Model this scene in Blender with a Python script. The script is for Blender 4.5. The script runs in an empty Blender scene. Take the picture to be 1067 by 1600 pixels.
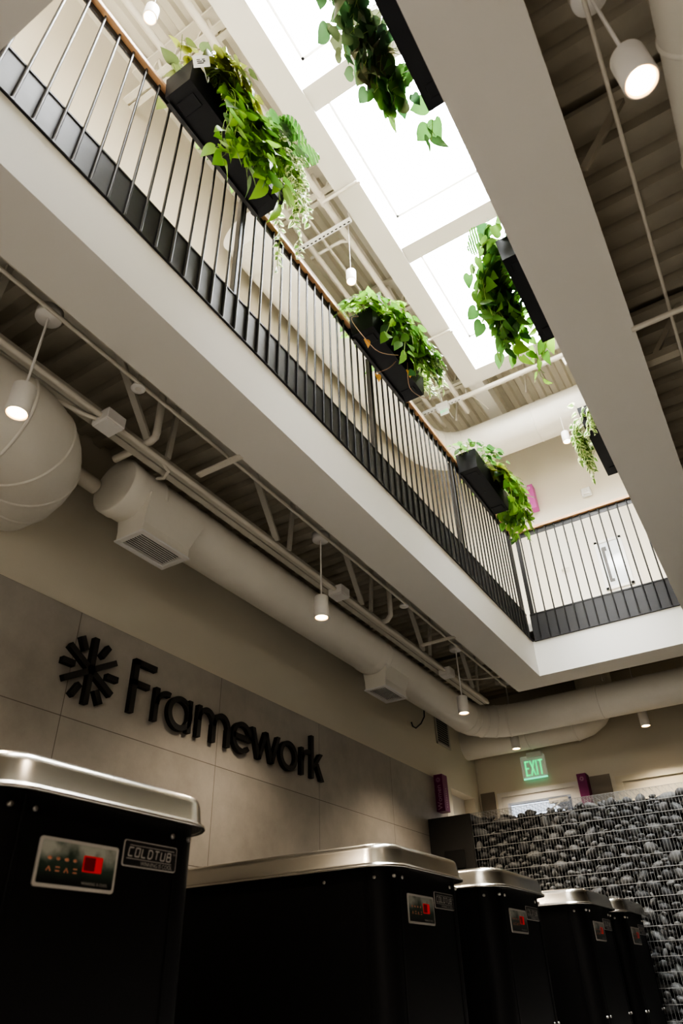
import bpy, math, random
import numpy as np
from mathutils import Vector, Matrix
R = random.Random(11)
scene = bpy.context.scene
col = scene.collection
H = 0.36                                   # camera height; all z below are measured from the camera

# ------------------------------------------------------------------ mesh builder
class MB:
    def __init__(s):
        s.v = []; s.f = []; s.sm = []; s.at = []; s.ch = []
    def add(s, vs, fs, smooth=False, at=None):
        b = len(s.v)
        s.v += [tuple(v) for v in vs]
        s.f += [tuple(b + i for i in f) for f in fs]
        s.sm += [smooth] * len(fs)
        s.ch.append((b, b + len(vs), len(s.f) - len(fs), len(s.f)))
        s.at += list(at) if at is not None else [0.0] * len(vs)
        return s
    def box(s, x0, x1, y0, y1, z0, z1):
        v = [(x, y, z) for x in (x0, x1) for y in (y0, y1) for z in (z0, z1)]
        return s.add(v, [(0, 1, 3, 2), (4, 6, 7, 5), (0, 4, 5, 1), (2, 3, 7, 6), (0, 2, 6, 4), (1, 5, 7, 3)])
    def bbox(s, x0, x1, y0, y1, z0, z1, b=0.005):
        # box with all edges chamfered
        v = []; idx = {}
        for sx in (0, 1):
            for sy in (0, 1):
                for sz in (0, 1):
                    X = (x0, x1)[sx]; Y = (y0, y1)[sy]; Z = (z0, z1)[sz]
                    bx = b if sx == 0 else -b; by = b if sy == 0 else -b; bz = b if sz == 0 else -b
                    for k, p in enumerate(((X, Y + by, Z + bz), (X + bx, Y, Z + bz), (X + bx, Y + by, Z))):
                        idx[(sx, sy, sz, k)] = len(v); v.append(p)
        f = []
        I = lambda a, b_, c, k: idx[(a, b_, c, k)]
        for sx in (0, 1): f.append([I(sx, 0, 0, 0), I(sx, 1, 0, 0), I(sx, 1, 1, 0), I(sx, 0, 1, 0)])
        for sy in (0, 1): f.append([I(0, sy, 0, 1), I(1, sy, 0, 1), I(1, sy, 1, 1), I(0, sy, 1, 1)])
        for sz in (0, 1): f.append([I(0, 0, sz, 2), I(1, 0, sz, 2), I(1, 1, sz, 2), I(0, 1, sz, 2)])
        for a in (0, 1):
            for c in (0, 1):
                f.append([I(a, c, 0, 0), I(a, c, 1, 0), I(a, c, 1, 1), I(a, c, 0, 1)])
                f.append([I(a, 0, c, 0), I(a, 1, c, 0), I(a, 1, c, 2), I(a, 0, c, 2)])
                f.append([I(0, a, c, 1), I(1, a, c, 1), I(1, a, c, 2), I(0, a, c, 2)])
        for a in (0, 1):
            for c in (0, 1):
                for d in (0, 1): f.append([I(a, c, d, 0), I(a, c, d, 1), I(a, c, d, 2)])
        cx, cy, cz = (x0 + x1) / 2, (y0 + y1) / 2, (z0 + z1) / 2
        out = []
        for q in f:
            p = [Vector(v[i]) for i in q]
            n = (p[1] - p[0]).cross(p[2] - p[0]); m = sum(p, Vector()) / len(p) - Vector((cx, cy, cz))
            out.append(q if n.dot(m) > 0 else q[::-1])
        return s.add(v, out)
    def bar(s, p0, p1, w, d=None, up=(0, 0, 1)):
        # rectangular bar between two points
        p0 = Vector(p0); p1 = Vector(p1); d = d or w
        t = (p1 - p0).normalized(); u = Vector(up)
        if abs(t.dot(u)) > .98: u = Vector((1, 0, 0))
        a = t.cross(u).normalized() * (w / 2); b = a.cross(t).normalized() * (d / 2)
        v = [p + sa * a + sb * b for p in (p0, p1) for sa, sb in ((-1, -1), (1, -1), (1, 1), (-1, 1))]
        return s.add(v, [(0, 1, 2, 3)[::-1], (4, 5, 6, 7), (0, 1, 5, 4), (1, 2, 6, 5), (2, 3, 7, 6), (3, 0, 4, 7)])
    def tube(s, path, r, n=12, caps=True, smooth=True):
        P = [Vector(p) for p in path]
        rs = r if isinstance(r, (list, tuple)) else [r] * len(P)
        t0 = (P[1] - P[0]).normalized()
        u = Vector((0, 0, 1)) if abs(t0.z) < .9 else Vector((1, 0, 0))
        a = t0.cross(u).normalized()
        vs = []
        for i, p in enumerate(P):
            if i == 0: t = t0
            elif i == len(P) - 1: t = (P[i] - P[i - 1]).normalized()
            else: t = ((P[i + 1] - P[i]).normalized() + (P[i] - P[i - 1]).normalized()).normalized()
            a = (a - t * a.dot(t)).normalized(); b = t.cross(a)
            k = 1.0
            if 0 < i < len(P) - 1:
                c = (P[i] - P[i - 1]).normalized().dot(t); k = 1
            for j in range(n):
                an = 2 * math.pi * j / n
                vs.append(p + (a * math.cos(an) + b * math.sin(an)) * rs[i] * k)
        fs = []
        for i in range(len(P) - 1):
            for j in range(n):
                k = (j + 1) % n
                fs.append((i * n + j, i * n + k, (i + 1) * n + k, (i + 1) * n + j))
        s.add(vs, fs, smooth)
        if caps:
            s.add(vs[:n], [tuple(range(n))[::-1]]); s.add(vs[-n:], [tuple(range(n))])
        return s
    def cyl(s, p0, p1, r, n=20, caps=True, smooth=True):
        return s.tube([p0, p1], r, n, caps, smooth)
    def lathe(s, c, prof, n=28, smooth=True):
        # prof: list of (radius, z) round a vertical axis through c
        vs = []; fs = []
        for r, z in prof:
            for j in range(n):
                an = 2 * math.pi * j / n
                vs.append((c[0] + r * math.cos(an), c[1] + r * math.sin(an), c[2] + z))
        for i in range(len(prof) - 1):
            for j in range(n):
                k = (j + 1) % n
                fs.append((i * n + j, i * n + k, (i + 1) * n + k, (i + 1) * n + j))
        return s.add(vs, fs, smooth)
    def ell(s, M, n=10, m=6, jit=0, rng=None):
        # ellipsoid = unit sphere through matrix M
        vs = []; fs = []
        for i in range(m + 1):
            th = math.pi * i / m
            for j in range(n):
                ph = 2 * math.pi * j / n
                p = Vector((math.sin(th) * math.cos(ph), math.sin(th) * math.sin(ph), math.cos(th)))
                if jit and 0 < i < m: p *= 1 + rng.uniform(-jit, jit)
                vs.append(M @ p)
        for i in range(m):
            for j in range(n):
                k = (j + 1) % n
                fs.append((i * n + j, (i + 1) * n + j, (i + 1) * n + k, i * n + k))
        return s.add(vs, fs, True)
    def poly(s, pts, axis_o, au, av, depth):
        # extrude a convex or simple polygon pts (u,v) in the plane o+u*au+v*av by depth along au x av
        o = Vector(axis_o); au = Vector(au); av = Vector(av); n = au.cross(av).normalized() * depth
        a = [o + au * u + av * v for u, v in pts]; b = [p + n for p in a]; k = len(pts)
        fs = [tuple(range(k))[::-1], tuple(range(k, 2 * k))]
        fs += [(i, (i + 1) % k, (i + 1) % k + k, i + k) for i in range(k)]
        return s.add(a + b, fs)
    def ring(s, o, au, av, cu, cv, ru, rv, w, depth, a0=0, a1=360, n=40):
        # annulus sector extruded
        o = Vector(o); au = Vector(au); av = Vector(av); nn = au.cross(av).normalized() * depth
        vs = []; full = abs(a1 - a0) >= 359.9
        m = n if full else n + 1
        for i in range(m):
            t = math.radians(a0 + (a1 - a0) * i / n)
            for q, z in ((1, 0), (0, 0), (0, 1), (1, 1)):
                du = (ru - (0 if q else w)) * math.cos(t); dv = (rv - (0 if q else w)) * math.sin(t)
                vs.append(o + au * (cu + du) + av * (cv + dv) + nn * z)
        fs = []
        for i in range(n):
            j = (i + 1) % m
            for q in range(4):
                r = (q + 1) % 4
                fs.append((i * 4 + q, j * 4 + q, j * 4 + r, i * 4 + r))
        if not full: fs += [(0, 1, 2, 3), tuple(n * 4 + q for q in (3, 2, 1, 0))]
        return s.add(vs, fs)
    def build_each(s, name, mat, parent):
        # every separate piece becomes an object of its own
        for (v0, v1, f0, f1) in s.ch:
            q = MB(); q.add(s.v[v0:v1], [tuple(i - v0 for i in f) for f in s.f[f0:f1]], s.sm[f0]); q.build(name, mat, parent)
    def build(s, name, mat, parent=None, origin=None):
        me = bpy.data.meshes.new(name)
        if parent is not None:
            r = parent
            while r.parent is not None: r = r.parent
            off = Vector(r.location)
        else:
            off = Vector(origin) + Vector((0, 0, H)) if origin is not None else Vector((0, 0, 0))
        vv = [(x - off.x, y - off.y, z + H - off.z) for x, y, z in s.v]
        me.from_pydata(vv, [], s.f)
        me.polygons.foreach_set('use_smooth', s.sm)
        if any(s.at):
            a = me.attributes.new('edge', 'FLOAT', 'POINT'); a.data.foreach_set('value', s.at)
        me.materials.append(mat); me.update()
        o = bpy.data.objects.new(name, me); col.objects.link(o)
        if parent is not None: o.parent = parent
        else: o.location = off
        return o

def thing(name, label, cat, loc, group=None):
    o = bpy.data.objects.new(name, None); col.objects.link(o)
    o.empty_display_size = .1
    o.location = (loc[0], loc[1], loc[2] + H); o['label'] = label; o['category'] = cat
    if group: o['group'] = group
    return o
def tag(o, label, cat, group=None):
    o['label'] = label; o['category'] = cat
    if group: o['group'] = group
    return o
def struct(o):
    o['kind'] = 'structure'; return o
def dup(root, loc, label, group=None):
    def rec(o, parent):
        c = o.copy(); col.objects.link(c); c.parent = parent
        for ch in o.children: rec(ch, c)
        return c
    c = rec(root, None); c.location = (loc[0], loc[1], loc[2] + H); c['label'] = label
    if group: c['group'] = group
    return c

# ------------------------------------------------------------------ materials
def mat(name, base, rough=.5, metal=0, bump=0, bscale=40, var=0, vscale=6, emit=None, es=0, spec=.5, trans=0, coat=0):
    m = bpy.data.materials.new(name); m.use_nodes = True
    nt = m.node_tree; p = nt.nodes['Principled BSDF']
    p.inputs['Base Color'].default_value = (*base, 1); p.inputs['Roughness'].default_value = rough
    p.inputs['Metallic'].default_value = metal; p.inputs['Specular IOR Level'].default_value = spec
    if coat: p.inputs['Coat Weight'].default_value = coat
    if trans: p.inputs['Transmission Weight'].default_value = trans
    tc = nt.nodes.new('ShaderNodeTexCoord')
    if var:
        nz = nt.nodes.new('ShaderNodeTexNoise'); nz.inputs['Scale'].default_value = vscale; nz.inputs['Detail'].default_value = 6
        nt.links.new(tc.outputs['Object'], nz.inputs['Vector'])
        mx = nt.nodes.new('ShaderNodeMixRGB'); mx.inputs[1].default_value = (*[c * (1 - var) for c in base], 1)
        mx.inputs[2].default_value = (*[min(1, c * (1 + var)) for c in base], 1)
        nt.links.new(nz.outputs['Fac'], mx.inputs[0]); nt.links.new(mx.outputs[0], p.inputs['Base Color'])
    if bump:
        nb = nt.nodes.new('ShaderNodeTexNoise'); nb.inputs['Scale'].default_value = bscale; nb.inputs['Detail'].default_value = 4
        nt.links.new(tc.outputs['Object'], nb.inputs['Vector'])
        b = nt.nodes.new('ShaderNodeBump'); b.inputs['Strength'].default_value = bump; b.inputs['Distance'].default_value = .01
        nt.links.new(nb.outputs['Fac'], b.inputs['Height']); nt.links.new(b.outputs['Normal'], p.inputs['Normal'])
    if emit:
        p.inputs['Emission Color'].default_value = (*emit, 1); p.inputs['Emission Strength'].default_value = es
    return m

M = {}
M['paint'] = mat('painted_drywall', (.78, .74, .66), .75, bump=.05, bscale=120)
M['wall'] = mat('cream_wall_paint', (.74, .69, .58), .8, bump=.06, bscale=90)
M['soffit'] = mat('white_drywall', (.80, .78, .73), .8, bump=.03, bscale=150)
M['deck'] = mat('shaded_deck_paint', (.50, .46, .38), .7, var=.12, vscale=9)  # same cream paint as the upper deck, darkened as if unlit
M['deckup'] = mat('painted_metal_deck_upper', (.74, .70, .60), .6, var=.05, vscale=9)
M['floor'] = mat('concrete_floor', (.43, .41, .38), .45, var=.15, vscale=2)
M['floorup'] = mat('pale_upper_floor', (.68, .65, .60), .5, var=.06, vscale=3)
M['duct'] = mat('painted_duct', (.82, .79, .72), .6, bump=.25, bscale=14, var=.05, vscale=5)
M['pipe'] = mat('painted_pipe', (.72, .68, .60), .5)
M['steel'] = mat('painted_joist_steel', (.60, .57, .50), .6)
M['white'] = mat('white_plastic', (.82, .81, .79), .45)
M['fixture'] = mat('white_fixture_metal', (.80, .78, .75), .45)
M['lens'] = mat('warm_lamp_lens', (1, .9, .75), .4, emit=(1, .70, .36), es=26)
M['halo'] = mat('warm_halo_glow', (.9, .6, .3), .5, emit=(1, .50, .16), es=3.5)  # emission imitates the warm halo around the lens
M['grille'] = mat('grille_louvre', (.74, .72, .67), .5)
M['dark'] = mat('dark_void', (.02, .019, .018), .8)
M['black'] = mat('black_railing_steel', (.016, .015, .015), .42, spec=.4, bump=.04, bscale=30)
M['kick'] = mat('black_kick_plate', (.028, .027, .028), .52, bump=.12, bscale=12)
M['wood'] = mat('oak_handrail', (.55, .33, .18), .5, var=.18, vscale=25)
M['letter'] = mat('matte_black_letter', (.012, .011, .010), .55)
M['planter'] = mat('black_planter', (.007, .007, .009), .55, spec=.25, bump=.05, bscale=50)
M['tub'] = mat('black_powder_coat', (.004, .0035, .0035), .5, bump=.06, bscale=200, spec=.22)
M['lid'] = mat('brushed_steel_lid', (.54, .51, .46), .25, metal=1, bump=.02, bscale=400)
M['bolt'] = mat('zinc_bolt', (.42, .40, .37), .35, metal=1)
M['plate'] = mat('nameplate_black', (.012, .011, .011), .4)
M['silver'] = mat('nameplate_silver', (.5, .47, .43), .4, metal=.4)
M['redlcd'] = mat('red_display', (.3, .01, .01), .3, emit=(1, .03, .02), es=.25)
M['redlcd2'] = mat('red_digits', (.1, .005, .005), .3, emit=(.35, .01, .005), es=.1)
M['icon'] = mat('orange_icon', (.42, .17, .10), .5)
M['wire'] = mat('galvanised_wire', (.42, .42, .41), .42, metal=.6)
M['panel'] = mat('dark_grey_steel', (.045, .042, .038), .5)
M['plum'] = mat('plum_sign', (.20, .022, .115), .45)
M['pink'] = mat('magenta_sign', (.50, .10, .36), .45)
M['signtext'] = mat('sign_white_text', (.62, .40, .52), .5)
M['exitpanel'] = mat('exit_clear_panel', (.72, .74, .68), .3, emit=(.75, .85, .70), es=.10)
M['exitgreen'] = mat('exit_green_letter', (.0, .30, .12), .4, emit=(.01, .75, .22), es=1.3)
M['exitedge'] = mat('exit_glow_edge', (.2, .6, .4), .4, emit=(.1, .9, .5), es=1.2)
M['tile2'] = mat('taupe_tile', (.25, .215, .175), .6, var=.12, vscale=8)
M['lidreflect'] = mat('brown_reflection_panel', (.20, .145, .10), .7, var=.1, vscale=5)
M['door'] = mat('cream_door', (.72, .66, .52), .5)
M['doorw'] = mat('white_door_frame', (.76, .74, .70), .45)
M['cord'] = mat('black_cord', (.02, .02, .02), .5)
M['terracotta'] = mat('rusty_sprinkler', (.30, .12, .05), .6)
M['soil'] = mat('potting_soil', (.03, .022, .015), .9)
M['card'] = mat('white_card', (.85, .85, .84), .6)
M['stem'] = mat('green_stem', (.22, .30, .08), .6)
M['brownstem'] = mat('brown_stem', (.40, .25, .17), .6)
M['roofblue'] = mat('dark_awning_steel', (.02, .03, .07), .5)
M['awnwhite'] = mat('white_awning_panel', (.8, .82, .85), .5)

def tile_mat():
    # large concrete-look tiles 1.22 x 0.61 with thin joints, mottled
    m = bpy.data.materials.new('concrete_look_tile'); m.use_nodes = True
    nt = m.node_tree; p = nt.nodes['Principled BSDF']; L = nt.links.new; N = nt.nodes.new
    tc = N('ShaderNodeTexCoord'); sp = N('ShaderNodeSeparateXYZ'); L(tc.outputs['Object'], sp.inputs[0])
    def mth(op, a, b=None):
        n = N('ShaderNodeMath'); n.operation = op
        for i, q in enumerate((a, b)):
            if q is None: continue
            if isinstance(q, (int, float)): n.inputs[i].default_value = q
            else: L(q, n.inputs[i])
        return n.outputs[0]
    def joint(src, off, per, w):
        f = mth('FRACT', mth('DIVIDE', mth('SUBTRACT', src, off), per))
        d = mth('MULTIPLY', mth('ABSOLUTE', mth('SUBTRACT', f, .5)), per)
        return mth('GREATER_THAN', d, per / 2 - w)
    jy = joint(sp.outputs['Y'], 2.233, 1.2235, .0022); jz = joint(sp.outputs['Z'], 1.216 + H, .593, .0022)
    j = mth('MAXIMUM', jy, jz)
    n1 = N('ShaderNodeTexNoise'); n1.inputs['Scale'].default_value = 1.6; n1.inputs['Detail'].default_value = 9; n1.inputs['Roughness'].default_value = .68
    L(tc.outputs['Object'], n1.inputs['Vector'])
    # every tile its own tone
    ty = mth('FLOOR', mth('DIVIDE', mth('SUBTRACT', sp.outputs['Y'], 2.233), 1.2235))
    tz = mth('FLOOR', mth('DIVIDE', mth('SUBTRACT', sp.outputs['Z'], 1.216 + H), .593))
    cb = N('ShaderNodeCombineXYZ'); L(ty, cb.inputs[0]); L(tz, cb.inputs[1])
    wn = N('ShaderNodeTexWhiteNoise'); L(cb.outputs[0], wn.inputs['Vector'])
    fac = mth('ADD', mth('MULTIPLY', n1.outputs['Fac'], .85), mth('MULTIPLY', wn.outputs['Value'], .16))
    cr = N('ShaderNodeValToRGB'); e = cr.color_ramp.elements
    e[0].position = .30; e[0].color = (.335, .31, .275, 1); e[1].position = .72; e[1].color = (.53, .495, .445, 1)
    L(fac, cr.inputs[0])
    mx = N('ShaderNodeMixRGB'); L(j, mx.inputs[0]); L(cr.outputs[0], mx.inputs[1]); mx.inputs[2].default_value = (.17, .15, .125, 1)
    L(mx.outputs[0], p.inputs['Base Color']); p.inputs['Roughness'].default_value = .55
    return m
M['tile'] = tile_mat()

def leaf_mat(name, cols, variegated=0, transl=.55, rough=.35):
    m = bpy.data.materials.new(name); m.use_nodes = True
    nt = m.node_tree; p = nt.nodes['Principled BSDF']; L = nt.links.new; N = nt.nodes.new
    g = N('ShaderNodeNewGeometry'); cr = N('ShaderNodeValToRGB'); cr.color_ramp.interpolation = 'LINEAR'
    e = cr.color_ramp.elements
    while len(e) < len(cols): e.new(.5)
    for i, c in enumerate(cols):
        e[i].position = i / (len(cols) - 1); e[i].color = (*c, 1)
    L(g.outputs['Random Per Island'], cr.inputs[0]); out = cr.outputs[0]
    if variegated:
        at = N('ShaderNodeAttribute'); at.attribute_name = 'edge'
        tc = N('ShaderNodeTexCoord'); nz = N('ShaderNodeTexNoise'); nz.inputs['Scale'].default_value = 60
        L(tc.outputs['Object'], nz.inputs['Vector'])
        ad = N('ShaderNodeMath'); ad.operation = 'ADD'; L(at.outputs['Fac'], ad.inputs[0]); L(nz.outputs['Fac'], ad.inputs[1])
        st = N('ShaderNodeMapRange'); st.inputs[1].default_value = 1.25 - variegated * .4; st.inputs[2].default_value = 1.4 - variegated * .4
        L(ad.outputs[0], st.inputs[0])
        mx = N('ShaderNodeMixRGB'); L(st.outputs[0], mx.inputs[0]); L(out, mx.inputs[1]); mx.inputs[2].default_value = (.74, .78, .48, 1)
        out = mx.outputs[0]
    L(out, p.inputs['Base Color']); p.inputs['Roughness'].default_value = rough
    tr = N('ShaderNodeBsdfTranslucent'); hs = N('ShaderNodeHueSaturation'); hs.inputs['Saturation'].default_value = .95; hs.inputs['Value'].default_value = 1.55
    L(out, hs.inputs['Color']); L(hs.outputs[0], tr.inputs['Color'])
    mix = N('ShaderNodeMixShader'); mix.inputs[0].default_value = transl
    L(p.outputs[0], mix.inputs[1]); L(tr.outputs[0], mix.inputs[2]); L(mix.outputs[0], nt.nodes['Material Output'].inputs['Surface'])
    return m
M['leaf_bright'] = leaf_mat('bright_pothos_leaf', [(.030, .085, .014), (.085, .20, .022), (.16, .29, .03), (.055, .14, .02)])
M['leaf_mid'] = leaf_mat('green_vine_leaf', [(0.028, 0.084, 0.026), (0.067, 0.157, 0.034), (0.112, 0.213, 0.040), (0.045, 0.112, 0.029)])
M['leaf_olive'] = leaf_mat('olive_leaf', [(0.040, 0.056, 0.016), (0.080, 0.096, 0.024), (0.176, 0.192, 0.024), (0.048, 0.072, 0.032)], transl=.5)
M['leaf_dark'] = leaf_mat('dark_leaf', [(0.035, 0.076, 0.035), (0.061, 0.130, 0.050), (0.092, 0.122, 0.058), (0.138, 0.115, 0.073)], transl=.5)
M['leaf_var'] = leaf_mat('variegated_leaf', [(0.060, 0.144, 0.030), (0.102, 0.198, 0.042), (0.144, 0.240, 0.060)], variegated=1)
M['leaf_split'] = leaf_mat('split_leaf', [(.025, .085, .015), (.06, .17, .02), (.035, .11, .02)], transl=.38)
M['leaf_brown'] = leaf_mat('dry_leaf', [(.42, .17, .04), (.50, .28, .07)], transl=.3)

def sky_pane_mat():
    m = bpy.data.materials.new('daylit_opal_skylight'); m.use_nodes = True
    p = m.node_tree.nodes['Principled BSDF']
    p.inputs['Base Color'].default_value = (.9, .9, .9, 1)
    p.inputs['Emission Color'].default_value = (.95, .975, 1.0, 1); p.inputs['Emission Strength'].default_value = SKY
    return m
SKY = 50.0
M['pane'] = sky_pane_mat()
def glass_mat():
    m = bpy.data.materials.new('door_glass'); m.use_nodes = True
    nt = m.node_tree; L = nt.links.new
    t = nt.nodes.new('ShaderNodeBsdfTransparent'); g = nt.nodes.new('ShaderNodeBsdfGlossy'); g.inputs['Roughness'].default_value = .03
    mx = nt.nodes.new('ShaderNodeMixShader'); mx.inputs[0].default_value = .10
    L(t.outputs[0], mx.inputs[1]); L(g.outputs[0], mx.inputs[2]); L(mx.outputs[0], nt.nodes['Material Output'].inputs['Surface'])
    return m
M['glass'] = glass_mat()
def stone_mat():
    m = bpy.data.materials.new('river_stone'); m.use_nodes = True
    nt = m.node_tree; p = nt.nodes['Principled BSDF']; L = nt.links.new; N = nt.nodes.new
    g = N('ShaderNodeNewGeometry'); oi = N('ShaderNodeObjectInfo'); ad = N('ShaderNodeMath'); ad.operation = 'ADD'
    L(g.outputs['Random Per Island'], ad.inputs[0]); L(oi.outputs['Random'], ad.inputs[1])
    fr = N('ShaderNodeMath'); fr.operation = 'FRACT'; L(ad.outputs[0], fr.inputs[0])
    cr = N('ShaderNodeValToRGB'); e = cr.color_ramp.elements
    e[0].color = (.09, .093, .097, 1); e[1].color = (.29, .292, .285, 1)
    x = e.new(.4); x.color = (.165, .17, .172, 1); x = e.new(.75); x.color = (.205, .203, .197, 1)
    L(fr.outputs[0], cr.inputs[0])
    tc = N('ShaderNodeTexCoord'); nz = N('ShaderNodeTexNoise'); nz.inputs['Scale'].default_value = 35; nz.inputs['Detail'].default_value = 5
    L(tc.outputs['Object'], nz.inputs['Vector'])
    mx = N('ShaderNodeMixRGB'); mx.blend_type = 'MULTIPLY'; mx.inputs[0].default_value = .5
    L(cr.outputs[0], mx.inputs[1]); L(nz.outputs['Fac'], mx.inputs[2]); L(mx.outputs[0], p.inputs['Base Color'])
    p.inputs['Roughness'].default_value = .6
    return m
M['stone'] = stone_mat()
def picture_mat():
    # misty dark green landscape printed on the control panel: pale sky patch top left, dark below
    m = bpy.data.materials.new('panel_picture'); m.use_nodes = True
    nt = m.node_tree; p = nt.nodes['Principled BSDF']; L = nt.links.new; N = nt.nodes.new
    tc = N('ShaderNodeTexCoord'); mp = N('ShaderNodeSeparateXYZ'); L(tc.outputs['Object'], mp.inputs[0])
    nz = N('ShaderNodeTexNoise'); nz.inputs['Scale'].default_value = 14; nz.inputs['Detail'].default_value = 5
    L(tc.outputs['Object'], nz.inputs['Vector'])
    a = N('ShaderNodeMapRange'); a.inputs[1].default_value = .585; a.inputs[2].default_value = .665
    L(mp.outputs['Z'], a.inputs[0])
    ml = N('ShaderNodeMath'); ml.operation = 'MULTIPLY'; L(a.outputs[0], ml.inputs[0]); L(nz.outputs['Fac'], ml.inputs[1])
    cr = N('ShaderNodeValToRGB'); e = cr.color_ramp.elements
    e[0].position = .05; e[0].color = (.008, .008, .007, 1); e[1].position = .5; e[1].color = (.30, .30, .26, 1)
    x = e.new(.3); x.color = (.035, .055, .04, 1)
    L(ml.outputs[0], cr.inputs[0]); L(cr.outputs[0], p.inputs['Base Color']); p.inputs['Roughness'].default_value = .35
    return m
M['picture'] = picture_mat()

def text_mb(txt, size, o, au, av, depth=.002, align='CENTER', sx=1.0):
    c = bpy.data.curves.new('t', 'FONT'); c.body = txt; c.size = size; c.align_x = align; c.align_y = 'CENTER'; c.extrude = 0; c.resolution_u = 3
    ob = bpy.data.objects.new('t', c); col.objects.link(ob)
    dg = bpy.context.evaluated_depsgraph_get(); me = ob.evaluated_get(dg).to_mesh()
    o = Vector(o); au = Vector(au); av = Vector(av); n = au.cross(av).normalized() * depth
    vs = [o + au * v.co.x * sx + av * v.co.y + n for v in me.vertices]
    fs = [tuple(p.vertices) for p in me.polygons]
    mb = MB(); mb.add(vs, fs)
    ob.evaluated_get(dg).to_mesh_clear(); bpy.data.objects.remove(ob); bpy.data.curves.remove(c)
    return mb

# ------------------------------------------------------------------ key dimensions (z relative to camera)
XW, YB, XR, YF = -3.08, 8.15, 3.0, -3.0
ax0, ax1, ay0, ay1 = -1.685, -.23, .26, 6.565           # atrium opening
ox0, ox1, oy0, oy1 = -2.015, .105, -.07, 6.87           # outer faces of the drywall ring
ZS, ZFAS, ZD, ZF2, ZRAIL = 2.5, 2.865, 2.95, 3.08, 4.15
ZK = 6.5; ZD2 = 7.30; ZTOP = 7.6
zf = -H

# ------------------------------------------------------------------ setting
struct(MB().box(XW - .2, XR + .2, YF - .2, YB + .2, zf - .15, zf).build('floor', M['floor']))
# left wall with the recess of the women's door
mb = MB(); dy0, dy1, dz = 7.32, 7.98, 1.79
mb.box(XW - .2, XW, YF - .2, dy0, zf, ZTOP); mb.box(XW - .2, XW, dy1, YB + .2, zf, ZTOP); mb.box(XW - .2, XW, dy0, dy1, dz, ZTOP)
struct(mb.build('wall_left', M['wall']))
struct(MB().box(XW, XW + .012, YF, 7.13, zf, 1.808).build('trim_1', M['tile']))
mb = MB(); bx0, bx1 = -2.81, -1.96
mb.box(XW, bx0, YB, YB + .2, zf, ZTOP); mb.box(bx1, XR, YB, YB + .2, zf, ZTOP); mb.box(bx0, bx1, YB, YB + .2, 1.79, ZTOP)
struct(mb.build('wall_back', M['wall']))
struct(MB().box(XR, XR + .2, YF - .2, YB + .2, zf, ZTOP).build('wall_right', M['wall']))
struct(MB().box(XW, XR, YF - .2, YF, zf, ZTOP).build('wall_front', M['wall']))
struct(MB().box(XR - .02, XR - .001, YF, YB, zf, ZD).build('lid_reflection_panel', M['lidreflect']))  # unseen panel added so the steel lids reflect dark brown
# lower ceiling: ribbed metal deck, ribs along X, hole over the ring
def deck(xr, yr, z, axis, per=.15, dep=.04):
    mb = MB(); a0, a1 = yr if axis == 'x' else xr
    pts = []; a = a0
    while a < a1:
        for q, dz_ in ((0, 0), (.38, 0), (.5, dep), (.88, dep), (1, 0)):
            pts.append((min(a + q * per, a1), z + dz_))
        a += per
    vs = []; fs = []
    for i, (t, zz) in enumerate(pts):
        if axis == 'x': vs += [(xr[0], t, zz), (xr[1], t, zz)]
        else: vs += [(t, yr[0], zz), (t, yr[1], zz)]
        if i: fs.append((2 * i - 2, 2 * i - 1, 2 * i + 1, 2 * i))
    mb.add(vs, fs); return mb
mb = MB()
for xr, yr in (((XW, ox0 + .1), (ay0, ay1)), ((ox1 - .1, XR), (ay0, ay1)), ((XW, XR), (YF, ay0 - .1)), ((XW, XR), (ay1 + .1, YB))):
    d = deck(xr, yr, ZD, 'x'); mb.add(d.v, d.f)
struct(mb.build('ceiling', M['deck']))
# upper floor slab
mb = MB()
for b in ((XW, ax0 - .03, YF, YB), (ax1 + .03, XR, YF, YB), (ax0 - .03, ax1 + .03, YF, ay0 - .03), (ax0 - .03, ax1 + .03, ay1 + .03, YB)):
    mb.box(*b, ZD + .045, ZF2)
struct(mb.build('floor_upper', M['floorup']))
# drywall ring round the opening
mb = MB()
mb.box(ox0, ax0, oy0, oy1, ZS, ZFAS); mb.box(ax1, ox1, oy0, oy1, ZS, ZFAS)
mb.box(ax0, ax1, oy0, ay0, ZS, ZFAS); mb.box(ax0, ax1, ay1, oy1, ZS, ZFAS)
for b in ((ox0, ox0 + .02, oy0, oy1), (ox1 - .02, ox1, oy0, oy1), (ox0, ox1, oy0, oy0 + .02), (ox0, ox1, oy1 - .02, oy1)):
    mb.box(*b, ZFAS, ZD + .05)
struct(mb.build('trim_2', M['soffit']))
# upper ceiling and the skylight shaft
sx0, sx1, sy0, sy1 = -1.62, -.30, .42, 6.22
fx0, fx1, fy0, fy1 = -1.87, -.05, .15, 6.46
mb = MB()
for xr, yr in (((XW, fx0 + .05), (YF, YB)), ((fx1 - .05, XR), (YF, YB)), ((fx0 + .05, fx1 - .05), (YF, fy0 + .05)), ((fx0 + .05, fx1 - .05), (fy1 - .05, YB))):
    d = deck(xr, yr, ZD2, 'y', per=.20, dep=.06); mb.add(d.v, d.f)
struct(mb.build('ceiling_upper', M['deckup']))
struct(MB().box(XW - .2, XR + .2, YF - .2, YB + .2, ZD2 + .30, ZD2 + .4).build('roof', M['dark'])) if False else None
mb = MB(); ZP = 7.15
for b in ((fx0, sx0, fy0, fy1), (sx1, fx1, fy0, fy1), (sx0, sx1, fy0, sy0), (sx0, sx1, sy1, fy1)): mb.box(*b, ZK, ZD2 + .2)
struct(mb.build('trim_3', M['soffit']))
bars = ((2.29, 2.51), (4.17, 4.38))
mb = MB()
for b0, b1 in bars: mb.box(sx0, sx1, b0, b1, ZK + .03, ZP)
struct(mb.build('trim_4', M['soffit']))
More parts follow.
